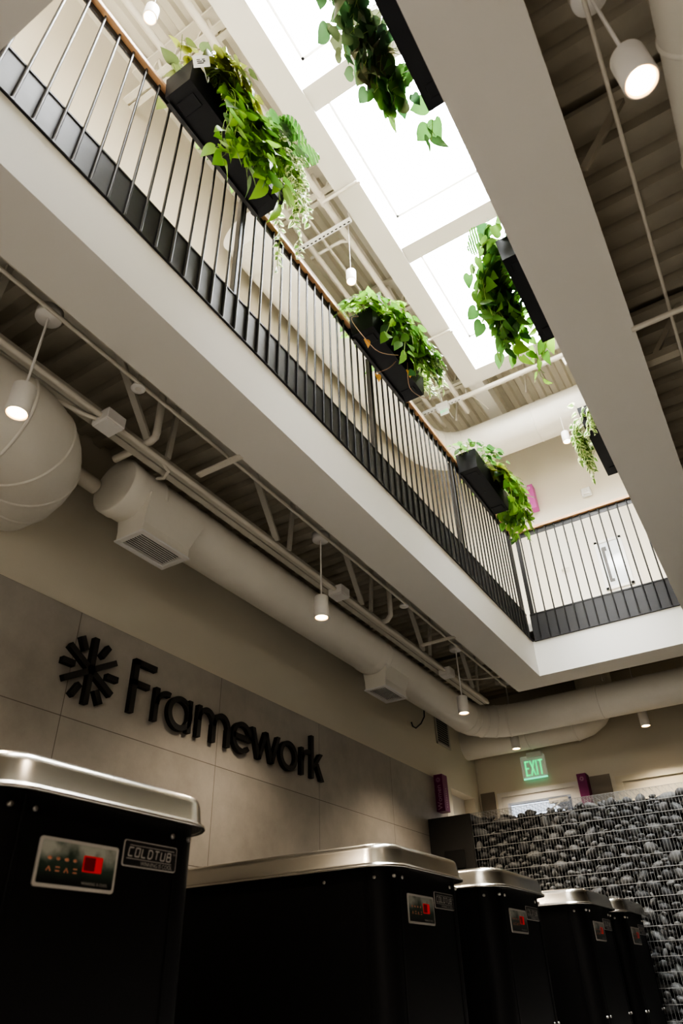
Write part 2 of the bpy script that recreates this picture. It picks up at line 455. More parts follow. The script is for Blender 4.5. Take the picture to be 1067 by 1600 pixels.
bays = ((sy0, 2.29), (2.51, 4.17), (4.38, sy1))
for i, (b0, b1) in enumerate(bays):
    w = struct(MB().box(sx0, sx1, b0, b1, ZP, ZP + .02).build('window_%d' % (i + 1), M['pane']))
    fr = MB(); t = .025
    fr.box(sx0, sx0 + t, b0, b1, ZP - .03, ZP); fr.box(sx1 - t, sx1, b0, b1, ZP - .03, ZP)
    fr.box(sx0, sx1, b0, b0 + t, ZP - .03, ZP); fr.box(sx0, sx1, b1 - t, b1, ZP - .03, ZP)
    fr.box(sx0 + .12, sx0 + .126, b0 + .1, b1 - .1, ZP - .008, ZP); fr.box(sx0 + .12, sx1 - .1, b1 - .34, b1 - .334, ZP - .008, ZP)
    fr.build('window_frame', M['white'], w)

# doors
d = struct(MB().box(bx0 + .06, bx1 - .06, YB + .06, YB + .075, zf, 1.72).build('door_1', M['glass']))
fr = MB(); fr.box(bx0, bx0 + .06, YB + .0, YB + .12, zf, 1.72); fr.box(bx1 - .06, bx1, YB, YB + .12, zf, 1.72); fr.box(bx0, bx1, YB, YB + .12, 1.72, 1.79)
fr.build('door_frame', M['doorw'], d)
fr = MB(); fr.box(bx0 - .05, bx0, YB - .015, YB, zf, 1.79); fr.box(bx1, bx1 + .05, YB - .015, YB, zf, 1.79); fr.box(bx0 - .05, bx1 + .05, YB - .015, YB, 1.79, 1.84)
fr.build('door_trim', M['doorw'], d)
cl = MB(); cl.bbox(-2.28, -2.06, YB + .02, YB + .05, 1.66, 1.71, .004); cl.bar((-2.16, YB + .03, 1.66), (-2.30, YB - .02, 1.57), .02, .012)
cl.build('door_closer', M['steel'], d)
d = struct(MB().box(-1.44, -.50, YB - .01, YB - .002, zf, 1.76).build('door_2', M['door']))
fr = MB(); fr.box(-1.51, -1.44, YB - .03, YB, zf, 1.76); fr.box(-.50, -.43, YB - .03, YB, zf, 1.76); fr.box(-1.51, -.43, YB - .03, YB, 1.76, 1.82)
fr.build('door_frame', M['door'], d)
d = struct(MB().box(XW - .16, XW - .13, dy0, dy1, zf, dz).build('door_3', M['doorw']))
# upper door with its narrow lite
z0 = ZF2
d = struct(MB().box(-1.60, -.62, YB - .012, YB - .002, z0, z0 + 2.13).build('door_4', M['paint']))
MB().box(-1.02, -.76, YB - .018, YB - .011, 4.0, 4.62).build('pane', mat('door_lite_glass', (.66, .70, .74), .08), d)
lf = MB()
for b in ((-1.06, -1.02, 3.96, 4.66), (-.76, -.72, 3.96, 4.66), (-1.06, -.72, 3.96, 4.0), (-1.06, -.72, 4.62, 4.66)): lf.bbox(b[0], b[1], YB - .03, YB - .008, b[2], b[3], .004)
lf.build('lite_frame', M['white'], d)
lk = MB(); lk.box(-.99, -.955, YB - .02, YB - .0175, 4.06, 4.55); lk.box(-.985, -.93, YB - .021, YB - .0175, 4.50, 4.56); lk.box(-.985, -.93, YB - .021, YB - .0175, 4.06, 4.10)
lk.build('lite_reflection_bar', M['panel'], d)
hd = MB(); hd.cyl((-1.52, YB - .012, 4.40), (-1.52, YB - .05, 4.40), .012); hd.bar((-1.53, YB - .05, 4.40), (-1.42, YB - .05, 4.40), .014); hd.build('door_handle', M['steel'], d)
struct(MB().box(-1.90, -1.85, YB - .03, YB, z0, z0 + 2.3).build('trim_5', M['paint']))
# taupe tile accents on the back wall
struct(MB().box(-3.06, -2.89, YB - .012, YB, zf, 1.865).build('trim_6', M['tile2']))
struct(MB().box(-1.78, -1.56, YB - .012, YB, zf, 1.865).build('trim_7', M['tile2']))

# ------------------------------------------------------------------ outside the exit door
t = thing('awning', 'white and dark blue awning outside the glass exit door', 'awning', (-2.4, YB + 1.2, zf))
mb = MB()
for i in range(16): mb.box(-2.95 + .075 * i + .35, -2.92 + .075 * i + .35, YB + .9, YB + 2.2, 1.93, 1.99)
mb.build('slat', M['roofblue'], t)
MB().box(-3.6, -.9, YB + .85, YB + .93, 1.88, 1.95).build('beam', M['roofblue'], t)
MB().box(-3.4, -2.75, YB + .5, YB + .84, 1.96, 2.0).build('panel', M['awnwhite'], t)
mb = MB(); mb.box(-3.6, -3.52, YB + .85, YB + .93, zf, 1.9); mb.box(-.98, -.9, YB + .85, YB + .93, zf, 1.9); mb.build('post', M['roofblue'], t)
tag(MB().box(-12, 12, YB + .25, YB + 14, zf - .1, zf - .02).build('ground_outside', M['floor']), 'pavement outside the glass exit door', 'pavement')['kind'] = 'structure'

# ------------------------------------------------------------------ railings
def rail_line(name, label, p0, p1, nrm, posts, skip_end=0, origin=None):
    # p0,p1 ends of the baluster line (xy), nrm points to the atrium
    p0 = Vector((*p0, 0)); p1 = Vector((*p1, 0)); d = (p1 - p0); Ln = d.length; d.normalize(); n = Vector((*nrm, 0))
    t = thing(name, label, 'railing', (p0.x, p0.y, ZFAS))
    def obox(mb, s0, s1, n0, n1, z0, z1):
        a = p0 + d * s0 + n * n0; b = p0 + d * s1 + n * n1
        mb.bbox(min(a.x, b.x), max(a.x, b.x), min(a.y, b.y), max(a.y, b.y), z0, z1, .003); return mb
    obox(MB(), 0, Ln, -.045, .022, ZRAIL + .002, ZRAIL + .036).build('handrail', M['wood'], t)
    mb = MB(); obox(mb, 0, Ln, -.016, -.008, ZRAIL - .06, ZRAIL + .001); obox(mb, 0, Ln, -.04, -.008, ZRAIL - .008, ZRAIL + .001)
    mb.build('top_rail', M['black'], t)
    mb = MB(); obox(mb, 0, Ln, -.014, -.008, ZFAS + .002, 3.17); obox(mb, 0, Ln, -.009, -.004, 3.155, 3.172); obox(mb, 0, Ln, -.014, .012, ZFAS - .004, ZFAS + .004)
    mb.build('kick_plate', M['kick'], t)
    for s in posts:
        obox(MB(), s - .02, s + .02, -.052, -.015, ZFAS + .1, ZRAIL - .008).build('post', M['black'], t)
    k = 0; first = None
    s = .072
    while s < Ln - .03:
        c = p0 + d * s
        if first is None:
            mb = MB(); mb.cyl((c.x, c.y, ZFAS + .012), (c.x, c.y, ZRAIL - .001), .0075, 8)
            mb.bbox(c.x - .009, c.x + .009, c.y - .009, c.y + .009, ZFAS + .003, ZFAS + .02, .002)
            first = mb.build('baluster', M['black'], t); s0 = s
        else:
            o = first.copy(); col.objects.link(o); o.parent = t; o.location = d * (s - s0)
        s += .0970
    return t
rail_line('balcony_railing', 'long black baluster railing with wood handrail along the left side of opening', (ax0, ay0), (ax0, ay1 - .01), (1, 0), (1.53, 3.13, 4.71, 6.275))
rail_line('balcony_railing', 'short black baluster railing with wood handrail across the far end of opening', (ax0 + .02, ay1), (ax1, ay1), (0, -1), (.0 + .025,))
rail_line('balcony_railing', 'black baluster railing behind the right drywall beam, holding three planters', (ax1, ay0), (ax1, ay1 - .01), (-1, 0), (1.53, 3.13, 4.71))

# ------------------------------------------------------------------ planters
def planter(x0, x1, y0, y1, label, side):
    t = thing('railing_planter', label, 'planter', ((x0 + x1) / 2, (y0 + y1) / 2, 4.025), 'planters hooked on the railings')
    zb, zt = 4.025, 4.235; w = .012
    mb = MB(); tp = .012
    o = [(x0 + tp, y0 + tp, zb), (x1 - tp, y0 + tp, zb), (x1 - tp, y1 - tp, zb), (x0 + tp, y1 - tp, zb)]
    u = [(x0, y0, zt), (x1, y0, zt), (x1, y1, zt), (x0, y1, zt)]
    ui = [(x0 + w, y0 + w, zt), (x1 - w, y0 + w, zt), (x1 - w, y1 - w, zt), (x0 + w, y1 - w, zt)]
    ii = [(x0 + w + tp, y0 + w + tp, zb + .02), (x1 - w - tp, y0 + w + tp, zb + .02), (x1 - w - tp, y1 - w - tp, zb + .02), (x0 + w + tp, y1 - w - tp, zb + .02)]
    fs = [(3, 2, 1, 0)] + [(i, (i + 1) % 4, (i + 1) % 4 + 4, i + 4) for i in range(4)] + [(i + 4, (i + 1) % 4 + 4, (i + 1) % 4 + 8, i + 8) for i in range(4)] + [(i + 8, (i + 1) % 4 + 8, (i + 1) % 4 + 12, i + 12) for i in range(4)] + [(12, 13, 14, 15)]
    mb.add(o + u + ui + ii, fs); mb.build('planter_box', M['planter'], t)
    # raised foot ribs and drain dot under the box
    cx = (x0 + x1) / 2
    for ya in (y0 + .07, y1 - .15): MB().bbox(cx - .06, cx + .06, ya, ya + .08, zb - .006, zb + .002, .003).build('foot', M['planter'], t)
    MB().cyl((cx, (y0 + y1) / 2, zb - .004), (cx, (y0 + y1) / 2, zb), .008, 10).build('drain_plug', M['black'], t)
    xi = x0 if side < 0 else x1                       # railing side
    bk = MB(); sg = 1 if side < 0 else -1
    bk.bar((xi + sg * .012, y0 + .04, zb - .012), (xi + sg * .012, y1 - .04, zb - .012), .024, .012); 
    for yy in (y0 + .07, y1 - .07): bk.bar((xi - sg * .004, yy, zb - .02), (xi - sg * .004, yy, zt - .06), .022, .005, up=(1, 0, 0))
    bk.build('bracket', M['black'], t)
    MB().box(x0 + .02, x1 - .02, y0 + .02, y1 - .02, zt - .05, zt - .035).build('soil', M['soil'], t)
    return t
PL = ((1.03, 1.90), (3.01, 3.89), (5.0, 5.88))
lx0, lx1 = -1.665, -1.462; rx0, rx1 = -.475, -.255
for (a, b), s in zip(PL, ('nearest planter on the left railing, with a white plant tag', 'middle planter on the left railing, under a bushy bright vine', 'farthest planter on the left railing, near the corner post')):
    planter(lx0, lx1, a, b, 'black trough planter, ' + s, -1)
for (a, b), s in zip(PL, ('nearest on the right side, cut by the top edge of photo', 'middle of the right side, below the second skylight bar', 'farthest of the right side, beside the far hall')):
    planter(rx0, rx1, a, b, 'black trough planter, ' + s, 1)

# ------------------------------------------------------------------ plants
def leaf(mb, base, direction, normal, L_, W_, rng, droop=.25, fold=.18, kind='heart'):
    d = Vector(direction).normalized(); n = Vector(normal); n = (n - d * n.dot(d))
    if n.length < 1e-3: n = d.orthogonal()
    n.normalize(); s = d.cross(n)
    if kind == 'heart': rows = ((-.12, .20), (-.09, .36), (.0, .485), (.14, .53), (.32, .50), (.52, .40), (.70, .26), (.86, .11), (1.0, .0))
    elif kind == 'lance': rows = ((0, .08), (.15, .34), (.4, .46), (.7, .30), (.88, .12), (1.0, 0))
    else: rows = ((-.05, .25), (.1, .45), (.35, .55), (.6, .5), (.82, .3), (1.0, 0))
    vs = []; at = []
    b = Vector(base)
    for i, (t, w) in enumerate(rows):
        c = b + d * (L_ * t) - n * (droop * L_ * t * t)
        if kind == 'heart' and i < 2: c0 = b + d * (.02 * i * L_)
        else: c0 = c
        vs += [c - s * (W_ * w) + n * (fold * W_ * w), c0, c + s * (W_ * w) + n * (fold * W_ * w)]
        e = .25 if i == len(rows) - 1 else 0
        at += [.75, .02 + e, .75]
    fs = []
    for i in range(len(rows) - 1):
        a = i * 3
        fs += [(a, a + 1, a + 4, a + 3), (a + 1, a + 2, a + 5, a + 4)]
    mb.add(vs, fs, True, at)
def split_leaf(mb, base, direction, normal, L_, W_, rng):
    d = Vector(direction).normalized(); n = Vector(normal); n = (n - d * n.dot(d)).normalized(); s = d.cross(n); b = Vector(base)
    vs = []; fs = []
    N_ = 7
    spine = [b + d * (L_ * t) - n * (.35 * L_ * t * t) for t in [i / (N_) for i in range(N_ + 1)]]
    hw = lambda t: W_ * (.62 * math.sin(math.pi * min(1, t * .86 + .14)) ** .7)
    for sg in (-1, 1):
        for i in range(N_):
            t0, t1 = i / N_, (i + .82) / N_; 
            p0 = spine[i]; p1 = spine[i].lerp(spine[i + 1], .98)
            tip0 = spine[i] + s * sg * hw(t0 + .05) + d * L_ * .10 - n * .18 * W_ ; tip1 = spine[i] + (spine[i + 1] - spine[i]) * .72 + s * sg * hw(t1) + d * L_ * .10 - n * .18 * W_
            m0 = p0.lerp(tip0, .4) + n * .05 * W_; m1 = p1.lerp(tip1, .4) + n * .05 * W_
            k = len(vs); vs += [p0, p1, m1, m0, tip0, tip1]
            fs += [(k, k + 1, k + 2, k + 3), (k + 3, k + 2, k + 5, k + 4)]
    k = len(vs); vs += [spine[-2], spine[-1] + d * .06 * L_, spine[-2] + s * .06 * W_]; fs.append((k, k + 1, k + 2))
    # weld spine so one leaf is one island
    mb.add(vs, fs, False)
def vine(leaves, stems, p, out, rng, length, size, step=.028, up=.10, spread=.5, lean=0, lo=None, kind='heart', every=2, zt=4.235, xface=None, box=None, droopy=1.0, srad=.0022):
    p = Vector(p); out = Vector(out).normalized()
    v = (out * (.50 + rng.uniform(-.25, .3)) + Vector((0, 0, up * 10 * rng.uniform(.6, 1.2))) + Vector((0, rng.uniform(-spread, spread) + lean, 0))).normalized()
    path = [p.copy()]; trav = 0; i = 0
    side = 1
    while trav < length:
        g = .27 * droopy
        v = (v + Vector((rng.uniform(-.16, .16), rng.uniform(-.16, .16), -g))).normalized()
        q = p + v * step
        if xface is not None and q.z < zt + .012:
            sg = 1 if out.x > 0 else -1
            e = .012 + rng.uniform(0, .012)
            if box is not None and box[0] - e < q.x < box[1] + e and box[2] - e < q.y < box[3] + e:
                dx, d0, d1 = (xface - q.x) * sg, q.y - box[2], box[3] - q.y
                mn = min(dx, d0, d1)
                if mn == dx: q.x = xface + sg * e; v = (v + Vector((sg * .15, 0, 0))).normalized()
                elif mn == d0: q.y = box[2] - e; v = (v + Vector((0, -.15, 0))).normalized()
                else: q.y = box[3] + e; v = (v + Vector((0, .15, 0))).normalized()
        p = q; path.append(p.copy()); trav += step; i += 1
        if i % every == 0 and i > 1:
            side = -side
            sd = v.cross(Vector((0, 0, 1)))
            sd = sd.normalized() * side if sd.length > .05 else Vector((0, side, 0))
            low = max(0, -v.z)
            ld = (sd * .80 + out * rng.uniform(.05, .6) + Vector((0, 0, -.30 - .45 * low)) + v * .35 + Vector((rng.uniform(-.4, .4), rng.uniform(-.4, .4), rng.uniform(-.25, .25)))).normalized()
            nn = Vector((0, 0, 1)) + out * (.7 + .6 * low) + Vector((rng.uniform(-.45, .45), rng.uniform(-.45, .45), 0))
            pet = p + ld * size * .45
            stems.tube([p, p.lerp(pet, .5) + Vector((0, 0, .004)), pet], srad * .6, 4, False)
            sz = size * rng.uniform(.72, 1.25)
            leaf(leaves, pet, ld, nn, sz * 1.15, sz * .98, rng, droop=rng.uniform(.1, .4), kind=kind)
    if len(path) > 1: stems.tube(path, srad, 5, False)
    return path
def plant(name, label, x0, x1, ya, yb, side, lm, n, lengths, size, seed, up=.10, lean=0, kind='heart', split=0, stem='stem', outjit=.25, every=2, extra=None, spread=.5, droopy=1.0, crown=None, ends=()):
    rng = random.Random(seed)
    zt = 4.235; out = Vector((1 if side < 0 else -1, 0, 0)); xf = x1 if side < 0 else x0
    pb = min(PL, key=lambda q: abs((q[0] + q[1]) / 2 - (ya + yb) / 2)); box = (x0, x1, pb[0], pb[1])
    t = thing(name, label, 'plant', ((x0 + x1) / 2, (ya + yb) / 2, zt - .035), 'plants in the railing planters')
    lv = MB(); st = MB()
    for i in range(n):
        y = ya + (yb - ya) * (i + rng.random()) / n
        x = x0 + .04 + (x1 - x0 - .08) * rng.random()
        L_ = rng.uniform(*lengths)
        o = out + Vector((rng.uniform(-outjit, .1) * out.x * 1.2, rng.uniform(-.35, .35), 0))
        vine(lv, st, (x, y, zt - .035), o, rng, L_, size * rng.uniform(.85, 1.15), up=up, lean=lean, kind=kind, xface=xf, every=every, spread=spread, droopy=droopy, box=box)
    for sgn, cnt, ln in ends:                              # runners that spill over the short ends
        for i in range(cnt):
            ye = box[2] + .05 if sgn < 0 else box[3] - .05
            x = x0 + (x1 - x0) * (i + rng.random()) / cnt
            vine(lv, st, (x, ye, zt - .03), Vector((out.x * .25, sgn, 0)), rng, rng.uniform(*ln), size * .9, up=up, spread=.1, xface=xf, box=box, droopy=1.2, kind=kind, every=every, lean=sgn * .2)
    # short crown leaves filling the soil area
    for i in range(int(n * 2.0) if crown is None else crown):
        y = ya + (yb - ya) * rng.random(); x = x0 + .03 + (x1 - x0 - .06) * rng.random(); a = rng.uniform(0, 2 * math.pi)
        d = Vector((math.cos(a), math.sin(a), rng.uniform(.5, 1.6))).normalized(); hgt = rng.uniform(.06, .17) * (1 + up * 2)
        b = Vector((x, y, zt - .035)); q = b + d * hgt
        st.tube([b, b.lerp(q, .5) + Vector((0, 0, .012)), q], .0018, 4, False)
        sz = size * rng.uniform(.8, 1.3)
        leaf(lv, q, Vector((d.x, d.y, rng.uniform(-.6, .3))), Vector((0, 0, 1)) + out * .5, sz * 1.15, sz, rng, kind=kind)
    if split:
        sl = MB()
        for i in range(split):
            y = ya + (yb - ya) * (i + .5) / split; b = Vector(((x0 + x1) / 2, y, zt - .035))
            d = (out * rng.uniform(.5, 1.0) + Vector((0, rng.uniform(-.35, .75), rng.uniform(.75, 1.4)))).normalized()
            q = b + d * rng.uniform(.22, .40)
            st.tube([b, b.lerp(q, .5) + Vector((0, 0, .04)), q], .004, 5, False)
            split_leaf(sl, q, Vector((out.x * rng.uniform(.5, 1), rng.uniform(-.2, .8), -rng.uniform(.1, .8))), Vector((out.x * .7, 0, 1)), rng.uniform(.15, .21), rng.uniform(.13, .18), rng)
        sl.build('split_leaves', M['leaf_split'], t)
    if extra: extra(lv, st, rng, t)
    lv.build('leaves', M[lm], t); st.build('stems', M[stem], t)
    return t
# left nearest planter
plant('trailing_plant', 'olive dark leaved plant at the near end of nearest left planter', lx0, lx1, 1.10, 1.38, -1, 'leaf_olive', 19, (.10, .32), .072, 3, up=.15, lean=-.1, crown=60)
plant('trailing_plant', 'bright green heart-leaf vine hanging from the middle of nearest left planter', lx0, lx1, 1.24, 1.68, -1, 'leaf_bright', 26, (.25, .86), .080, 5, up=.04, droopy=1.25)
plant('monstera', 'split-leaf monstera rising from the nearest left planter', lx0, lx1, 1.56, 1.74, -1, 'leaf_mid', 4, (.1, .3), .07, 8, split=9, up=.15)
plant('trailing_plant', 'cream-edged variegated vine at the far end of nearest left planter', lx0, lx1, 1.66, 1.87, -1, 'leaf_var', 26, (.25, .62), .042, 9, up=.10, lean=.2, droopy=1.2, crown=60, every=1)
# left middle planter
def smooth_path(P, n=5):
    P = [Vector(p) for p in P]; out = []
    for i in range(len(P) - 1):
        a, b, c, d = P[max(i - 1, 0)], P[i], P[i + 1], P[min(i + 2, len(P) - 1)]
        for k in range(n):
            t = k / n; out.append(.5 * ((2 * b) + (c - a) * t + (2 * a - 5 * b + 4 * c - d) * t * t + (3 * b - a - 3 * c + d) * t ** 3))
    return out + [P[-1]]
def dryvine(lv, st, rng, t):
    s2 = MB(); l2 = MB()
    for a in (((lx1 - .12, 3.02, 4.2), (lx0 + .06, 2.94, 4.1), (lx0 + .1, 3.05, 3.98), (lx0 + .14, 3.2, 3.94), (lx1 + .02, 3.36, 4.0)), ((lx1 + .01, 3.45, 4.1), (lx1 - .08, 3.4, 3.96), (lx0 + .02, 3.34, 3.9)), ((lx1 + .01, 3.55, 4.1), (lx1 - .04, 3.66, 3.94), (lx1, 3.84, 3.95), (lx1 + .03, 3.93, 4.05))):
        s2.tube(smooth_path(a), .0032, 6, False)
    for b in (((lx0 + .1, 3.08, 3.98)), ((lx0 + .03, 3.36, 3.9)), ((lx1 + .03, 3.5, 3.95))):
        leaf(l2, b, (.2, .2, -1), (1, -.6, .2), .07, .055, rng)
    s2.build('dry_runner', M['brownstem'], t); l2.build('dry_leaves', M['leaf_brown'], t)
plant('trailing_plant', 'bushy bright green vine with brown runners over middle left planter', lx0, lx1, 3.02, 3.66, -1, 'leaf_bright', 34, (.12, .42), .07, 15, up=.14, crown=110, lean=-.12, ends=((-1, 9, (.12, .38)),), extra=dryvine)
plant('trailing_plant', 'darker green vine hanging below the front of middle left planter', lx0, lx1, 3.25, 3.62, -1, 'leaf_mid', 13, (.3, .55), .075, 16, up=.04, kind='lance')
plant('trailing_plant', 'pale variegated vine at the far end of middle left planter', lx0, lx1, 3.58, 3.86, -1, 'leaf_var', 26, (.14, .40), .052, 17, up=.13, lean=.18, droopy=1.15, crown=70, every=1)
# left far planter
plant('trailing_plant', 'thin grey-green sprigs over the near end of farthest left planter', lx0, lx1, 5.03, 5.28, -1, 'leaf_mid', 10, (.08, .26), .06, 21, up=.15, lean=-.35, crown=36, ends=((-1, 4, (.06, .16)),), kind='lance')
plant('trailing_plant', 'dark olive vine in the middle of farthest left planter', lx0, lx1, 5.25, 5.6, -1, 'leaf_olive', 12, (.15, .42), .075, 22, up=.09, lean=.2)
plant('trailing_plant', 'long green vine hanging from the far end of farthest left planter', lx0, lx1, 5.45, 5.86, -1, 'leaf_bright', 24, (.25, .66), .075, 23, up=.06, lean=.12, ends=((1, 7, (.2, .5)),))
# right planters
plant('trailing_plant', 'backlit dark vine with brown tangle on nearest right planter', rx0, rx1, 1.04, 1.72, 1, 'leaf_dark', 30, (.12, .42), .085, 31, up=.06)
plant('trailing_plant', 'backlit green leaves at far end of nearest right planter', rx0, rx1, 1.62, 1.86, 1, 'leaf_mid', 9, (.2, .38), .085, 32, up=.04)
plant('monstera', 'split-leaf monstera at the near end of middle right planter', rx0, rx1, 3.04, 3.2, 1, 'leaf_mid', 5, (.2, .4), .075, 33, split=6, up=.14, lean=-.2)
plant('trailing_plant', 'long lush green vine trailing from middle right planter', rx0, rx1, 3.12, 3.68, 1, 'leaf_mid', 34, (.2, .64), .085, 34, up=.05)
plant('trailing_plant', 'yellowing vine at far end of middle right planter', rx0, rx1, 3.62, 3.86, 1, 'leaf_bright', 12, (.2, .45), .08, 35, up=.04, lean=.15)
plant('trailing_plant', 'cream variegated vine covering the farthest right planter', rx0, rx1, 5.06, 5.62, 1, 'leaf_var', 42, (.10, .38), .050, 36, up=.03, droopy=2.0, crown=50, every=1)
# plant tag
t = thing('plant_tag', 'white plastic plant tag standing in the nearest left planter', 'tag', (-1.54, 1.10, 4.235))
mb = MB(); c = Vector((-1.408, 1.042, 4.150)); nv = Vector((.31, -.38, -.87)).normalized(); a = Vector((.86, .50, .09)); a = (a - nv * a.dot(nv)).normalized(); b = nv.cross(a)
def quad(mb, c, a, b, w, h, off=0):
    n = a.cross(b) * off; mb.add([c + n - a * w - b * h, c + n + a * w - b * h, c + n + a * w + b * h, c + n - a * w + b * h], [(0, 1, 2, 3)])
quad(mb, c, a, b, .045, .028); mb.build('card', M['card'], t)
mb = MB()
for u, v, w, h in ((-.015, .008, .010, .002), (.012, .008, .008, .002), (-.01, 0, .014, .002), (.015, 0, .006, .003), (-.005, -.008, .018, .002)): quad(mb, c + a * u + b * v, a, b, w, h, -.001); quad(mb, c + a * u + b * v, a, b, w, h, .001)
mb.build('printing', M['panel'], t)
MB().tube(smooth_path([c - nv * .002, c - b * .035 + Vector((0, .02, 0)), c - b * .05 + Vector((-.02, .06, .02)), Vector((-1.45, 1.14, 4.22)), Vector((-1.49, 1.13, 4.255)), Vector((-1.54, 1.10, 4.20))]), .003, 6).build('stake', M['card'], t)

# ------------------------------------------------------------------ ducts
def arc(c, r, a0, a1, n, plane='xy', z=0):
    return [(c[0] + r * math.cos(math.radians(a0 + (a1 - a0) * i / n)), c[1] + r * math.sin(math.radians(a0 + (a1 - a0) * i / n)), z) for i in range(n + 1)]
def seam(mb, p, ax, r, w=.012, n=36):
    if mb is None: return
    p = Vector(p); ax = Vector(ax).normalized(); mb.tube([p - ax * w, p - ax * w * .4, p + ax * w * .4, p + ax * w], [r - .002, r + .006, r + .006, r - .002], n, False)
def elbow_duct(name, label, x, yend, z, r, y0, br, xend, mats='duct', collars=(), seg=14):
    t = thing(name, label, 'duct', (x, y0, z - r))
    path = [(x, y0 + q * (yend - br - y0), z) for q in [i / 16 for i in range(17)]] + arc((x + br, yend - br), br, 180, 90, seg, z=z)[1:] + [(x + br + q * (xend - x - br), yend, z) for q in [(i + 1) / 8 for i in range(8)]]
    MB().tube(path, r, 40).build('pipe', M[mats], t)
    sm = MB()
    for i in range(0, seg + 1, 3):
        a = math.radians(180 - 90 * i / seg); seam(sm, (x + br + br * math.cos(a), yend - br + br * math.sin(a), z), (-math.sin(a) * -1, -math.cos(a) * -1, 0) if False else (math.sin(a), -math.cos(a), 0), r)
    for q in (.9, 1.8, 2.7): seam(sm, (x + br + q, yend, z), (1, 0, 0), r)
    sm.build_each('seam', M[mats], t)
    return t
DX, DZ, DR = -2.68, 2.40, .17
t = elbow_duct('supply_duct', 'long cream round duct with two grilles, turning right at the far end', DX, 7.39, DZ, DR, 2.02, .45, XR - .002)
MB().lathe((0, 0, 0), [(0, 0)], 3) if False else None
cap = MB(); cap.tube([(DX, 1.985, DZ), (DX, 1.99, DZ), (DX, 2.06, DZ)], [DR - .004, DR + .006, DR + .006], 40); cap.build('end_cap', M['duct'], t)
sm = MB(); seam(sm, (DX, 2.235, DZ), (0, 1, 0), DR, .015); seam(sm, (DX, 4.90, DZ), (0, 1, 0), DR, .06); seam(sm, (DX, 5.02, DZ), (0, 1, 0), DR, .015); sm.build_each('collar', M['duct'], t)
for y0, y1, x0, x1 in ((2.11, 2.475, -2.735, -2.53), (4.95, 5.325, -2.765, -2.565)):
    mb = MB(); z0, z1 = 2.105, 2.36
    v = [(x0, y0, z0), (x1, y0, z0), (x1, y1, z0), (x0, y1, z0), (x0 - .03, y0 + .0, z1), (x1 + .03, y0 + .0, z1), (x1 + .03, y1 + .08, z1), (x0 - .03, y1 + .08, z1), (x0, y0, z0 + .06), (x1, y0, z0 + .06), (x1, y1, z0 + .06), (x0, y1, z0 + .06)]
    mb.add(v, [(0, 1, 9, 8), (1, 2, 10, 9), (2, 3, 11, 10), (3, 0, 8, 11), (8, 9, 5, 4), (9, 10, 6, 5), (10, 11, 7, 6), (11, 8, 4, 7)])
    bx = mb.build('register_box', M['duct'], t)
    g = MB(); f = .025
    for b in ((x0 - .008, x0 + f, y0 - .008, y1 + .008), (x1 - f, x1 + .008, y0 - .008, y1 + .008), (x0 + f, x1 - f, y0 - .008, y0 + f), (x0 + f, x1 - f, y1 - f, y1 + .008)): g.bbox(*b, z0 - .008, z0 + .004, .002)
    for i in range(9):
        xx = x0 + f + (x1 - x0 - 2 * f) * (i + .5) / 9
        g.bar((xx, y0 + f, z0 + .004), (xx, y1 - f, z0 + .004), .0095, .003, up=(.25, 0, 1))
    g.build('grille', M['white'], bx)
    MB().box(x0 + f, x1 - f, y0 + f, y1 - f, z0 + .015, z0 + .02).build('grille_backing', M['dark'], bx)
# big duct turning into the left wall
BX, BZ, BR, BE, BB = -2.65, 2.30, .27, 1.55, .30
t = thing('trunk_duct', 'large cream round duct bending into the left wall', 'duct', (BX, BE, BZ - BR))
pa = [(BX, -1.6, BZ), (BX, -.3, BZ), (BX, .5, BZ)] + arc((BX - BB, BE - BB), BB, 0, 90, 12, z=BZ) + [(XW + .002, BE, BZ)]
MB().tube(pa, BR, 44).build('pipe', M['duct'], t)
sm = MB()
for y in (.25, .75): seam(sm, (BX, y, BZ), (0, 1, 0), BR, .01, 44)
for a in (0, 30, 60, 88):
    q = math.radians(a); seam(sm, (BX - BB + BB * math.cos(q), BE - BB + BB * math.sin(q), BZ), (-math.sin(q), math.cos(q), 0), BR, .01, 44)
sm.build_each('seam', M['duct'], t)
tag(MB().tube([(-2.82, 1.5, 2.45), (-2.84, 1.98, 2.45)], .045, 16).build('drain_pipe', M['pipe'], None, (-2.82, 1.7, 2.41)), 'short cream pipe between the large duct and the capped duct', 'pipe')
# second duct along the back wall
t = thing('return_duct', 'cream duct hugging the back wall above the exit sign', 'duct', (-2, 7.92, 2.21))
MB().tube([(XW, 7.92, 2.41), (-2.2, 7.92, 2.41), (-1.75, 7.92, 2.41)] + [(-1.75 + .3 * math.sin(math.radians(a)), 7.92, 2.71 - .3 * math.cos(math.radians(a))) for a in (20, 40, 60, 80, 90)] + [(-1.45, 7.92, 2.94)], .20, 36).build('pipe', M['duct'], t)
sm = MB(); seam(sm, (-2.3, 7.92, 2.41), (1, 0, 0), .2); seam(sm, (-1.75, 7.92, 2.41), (1, 0, 0), .2); sm.build_each('seam', M['duct'], t)
# upper ducts
elbow_duct('supply_duct', 'thick white upper-floor duct along the left wall and across the far hall', -2.72, 7.24, 6.16, .27, 2.9, .6, XR - .002)
# right-hand lower duct
t = thing('supply_duct', 'pale round duct at the right edge of photo', 'duct', (.60, .5, 2.22))
MB().tube([(.60, -2.5, 2.4), (.60, 0, 2.4), (.60, 3, 2.4), (.60, 6.6, 2.4)], .18, 40).build('pipe', M['duct'], t)
sm = MB()
for y in (1.35, 1.8, 2.6, 3.6): seam(sm, (.60, y, 2.4), (0, 1, 0), .18)
sm.build_each('seam', M['duct'], t)

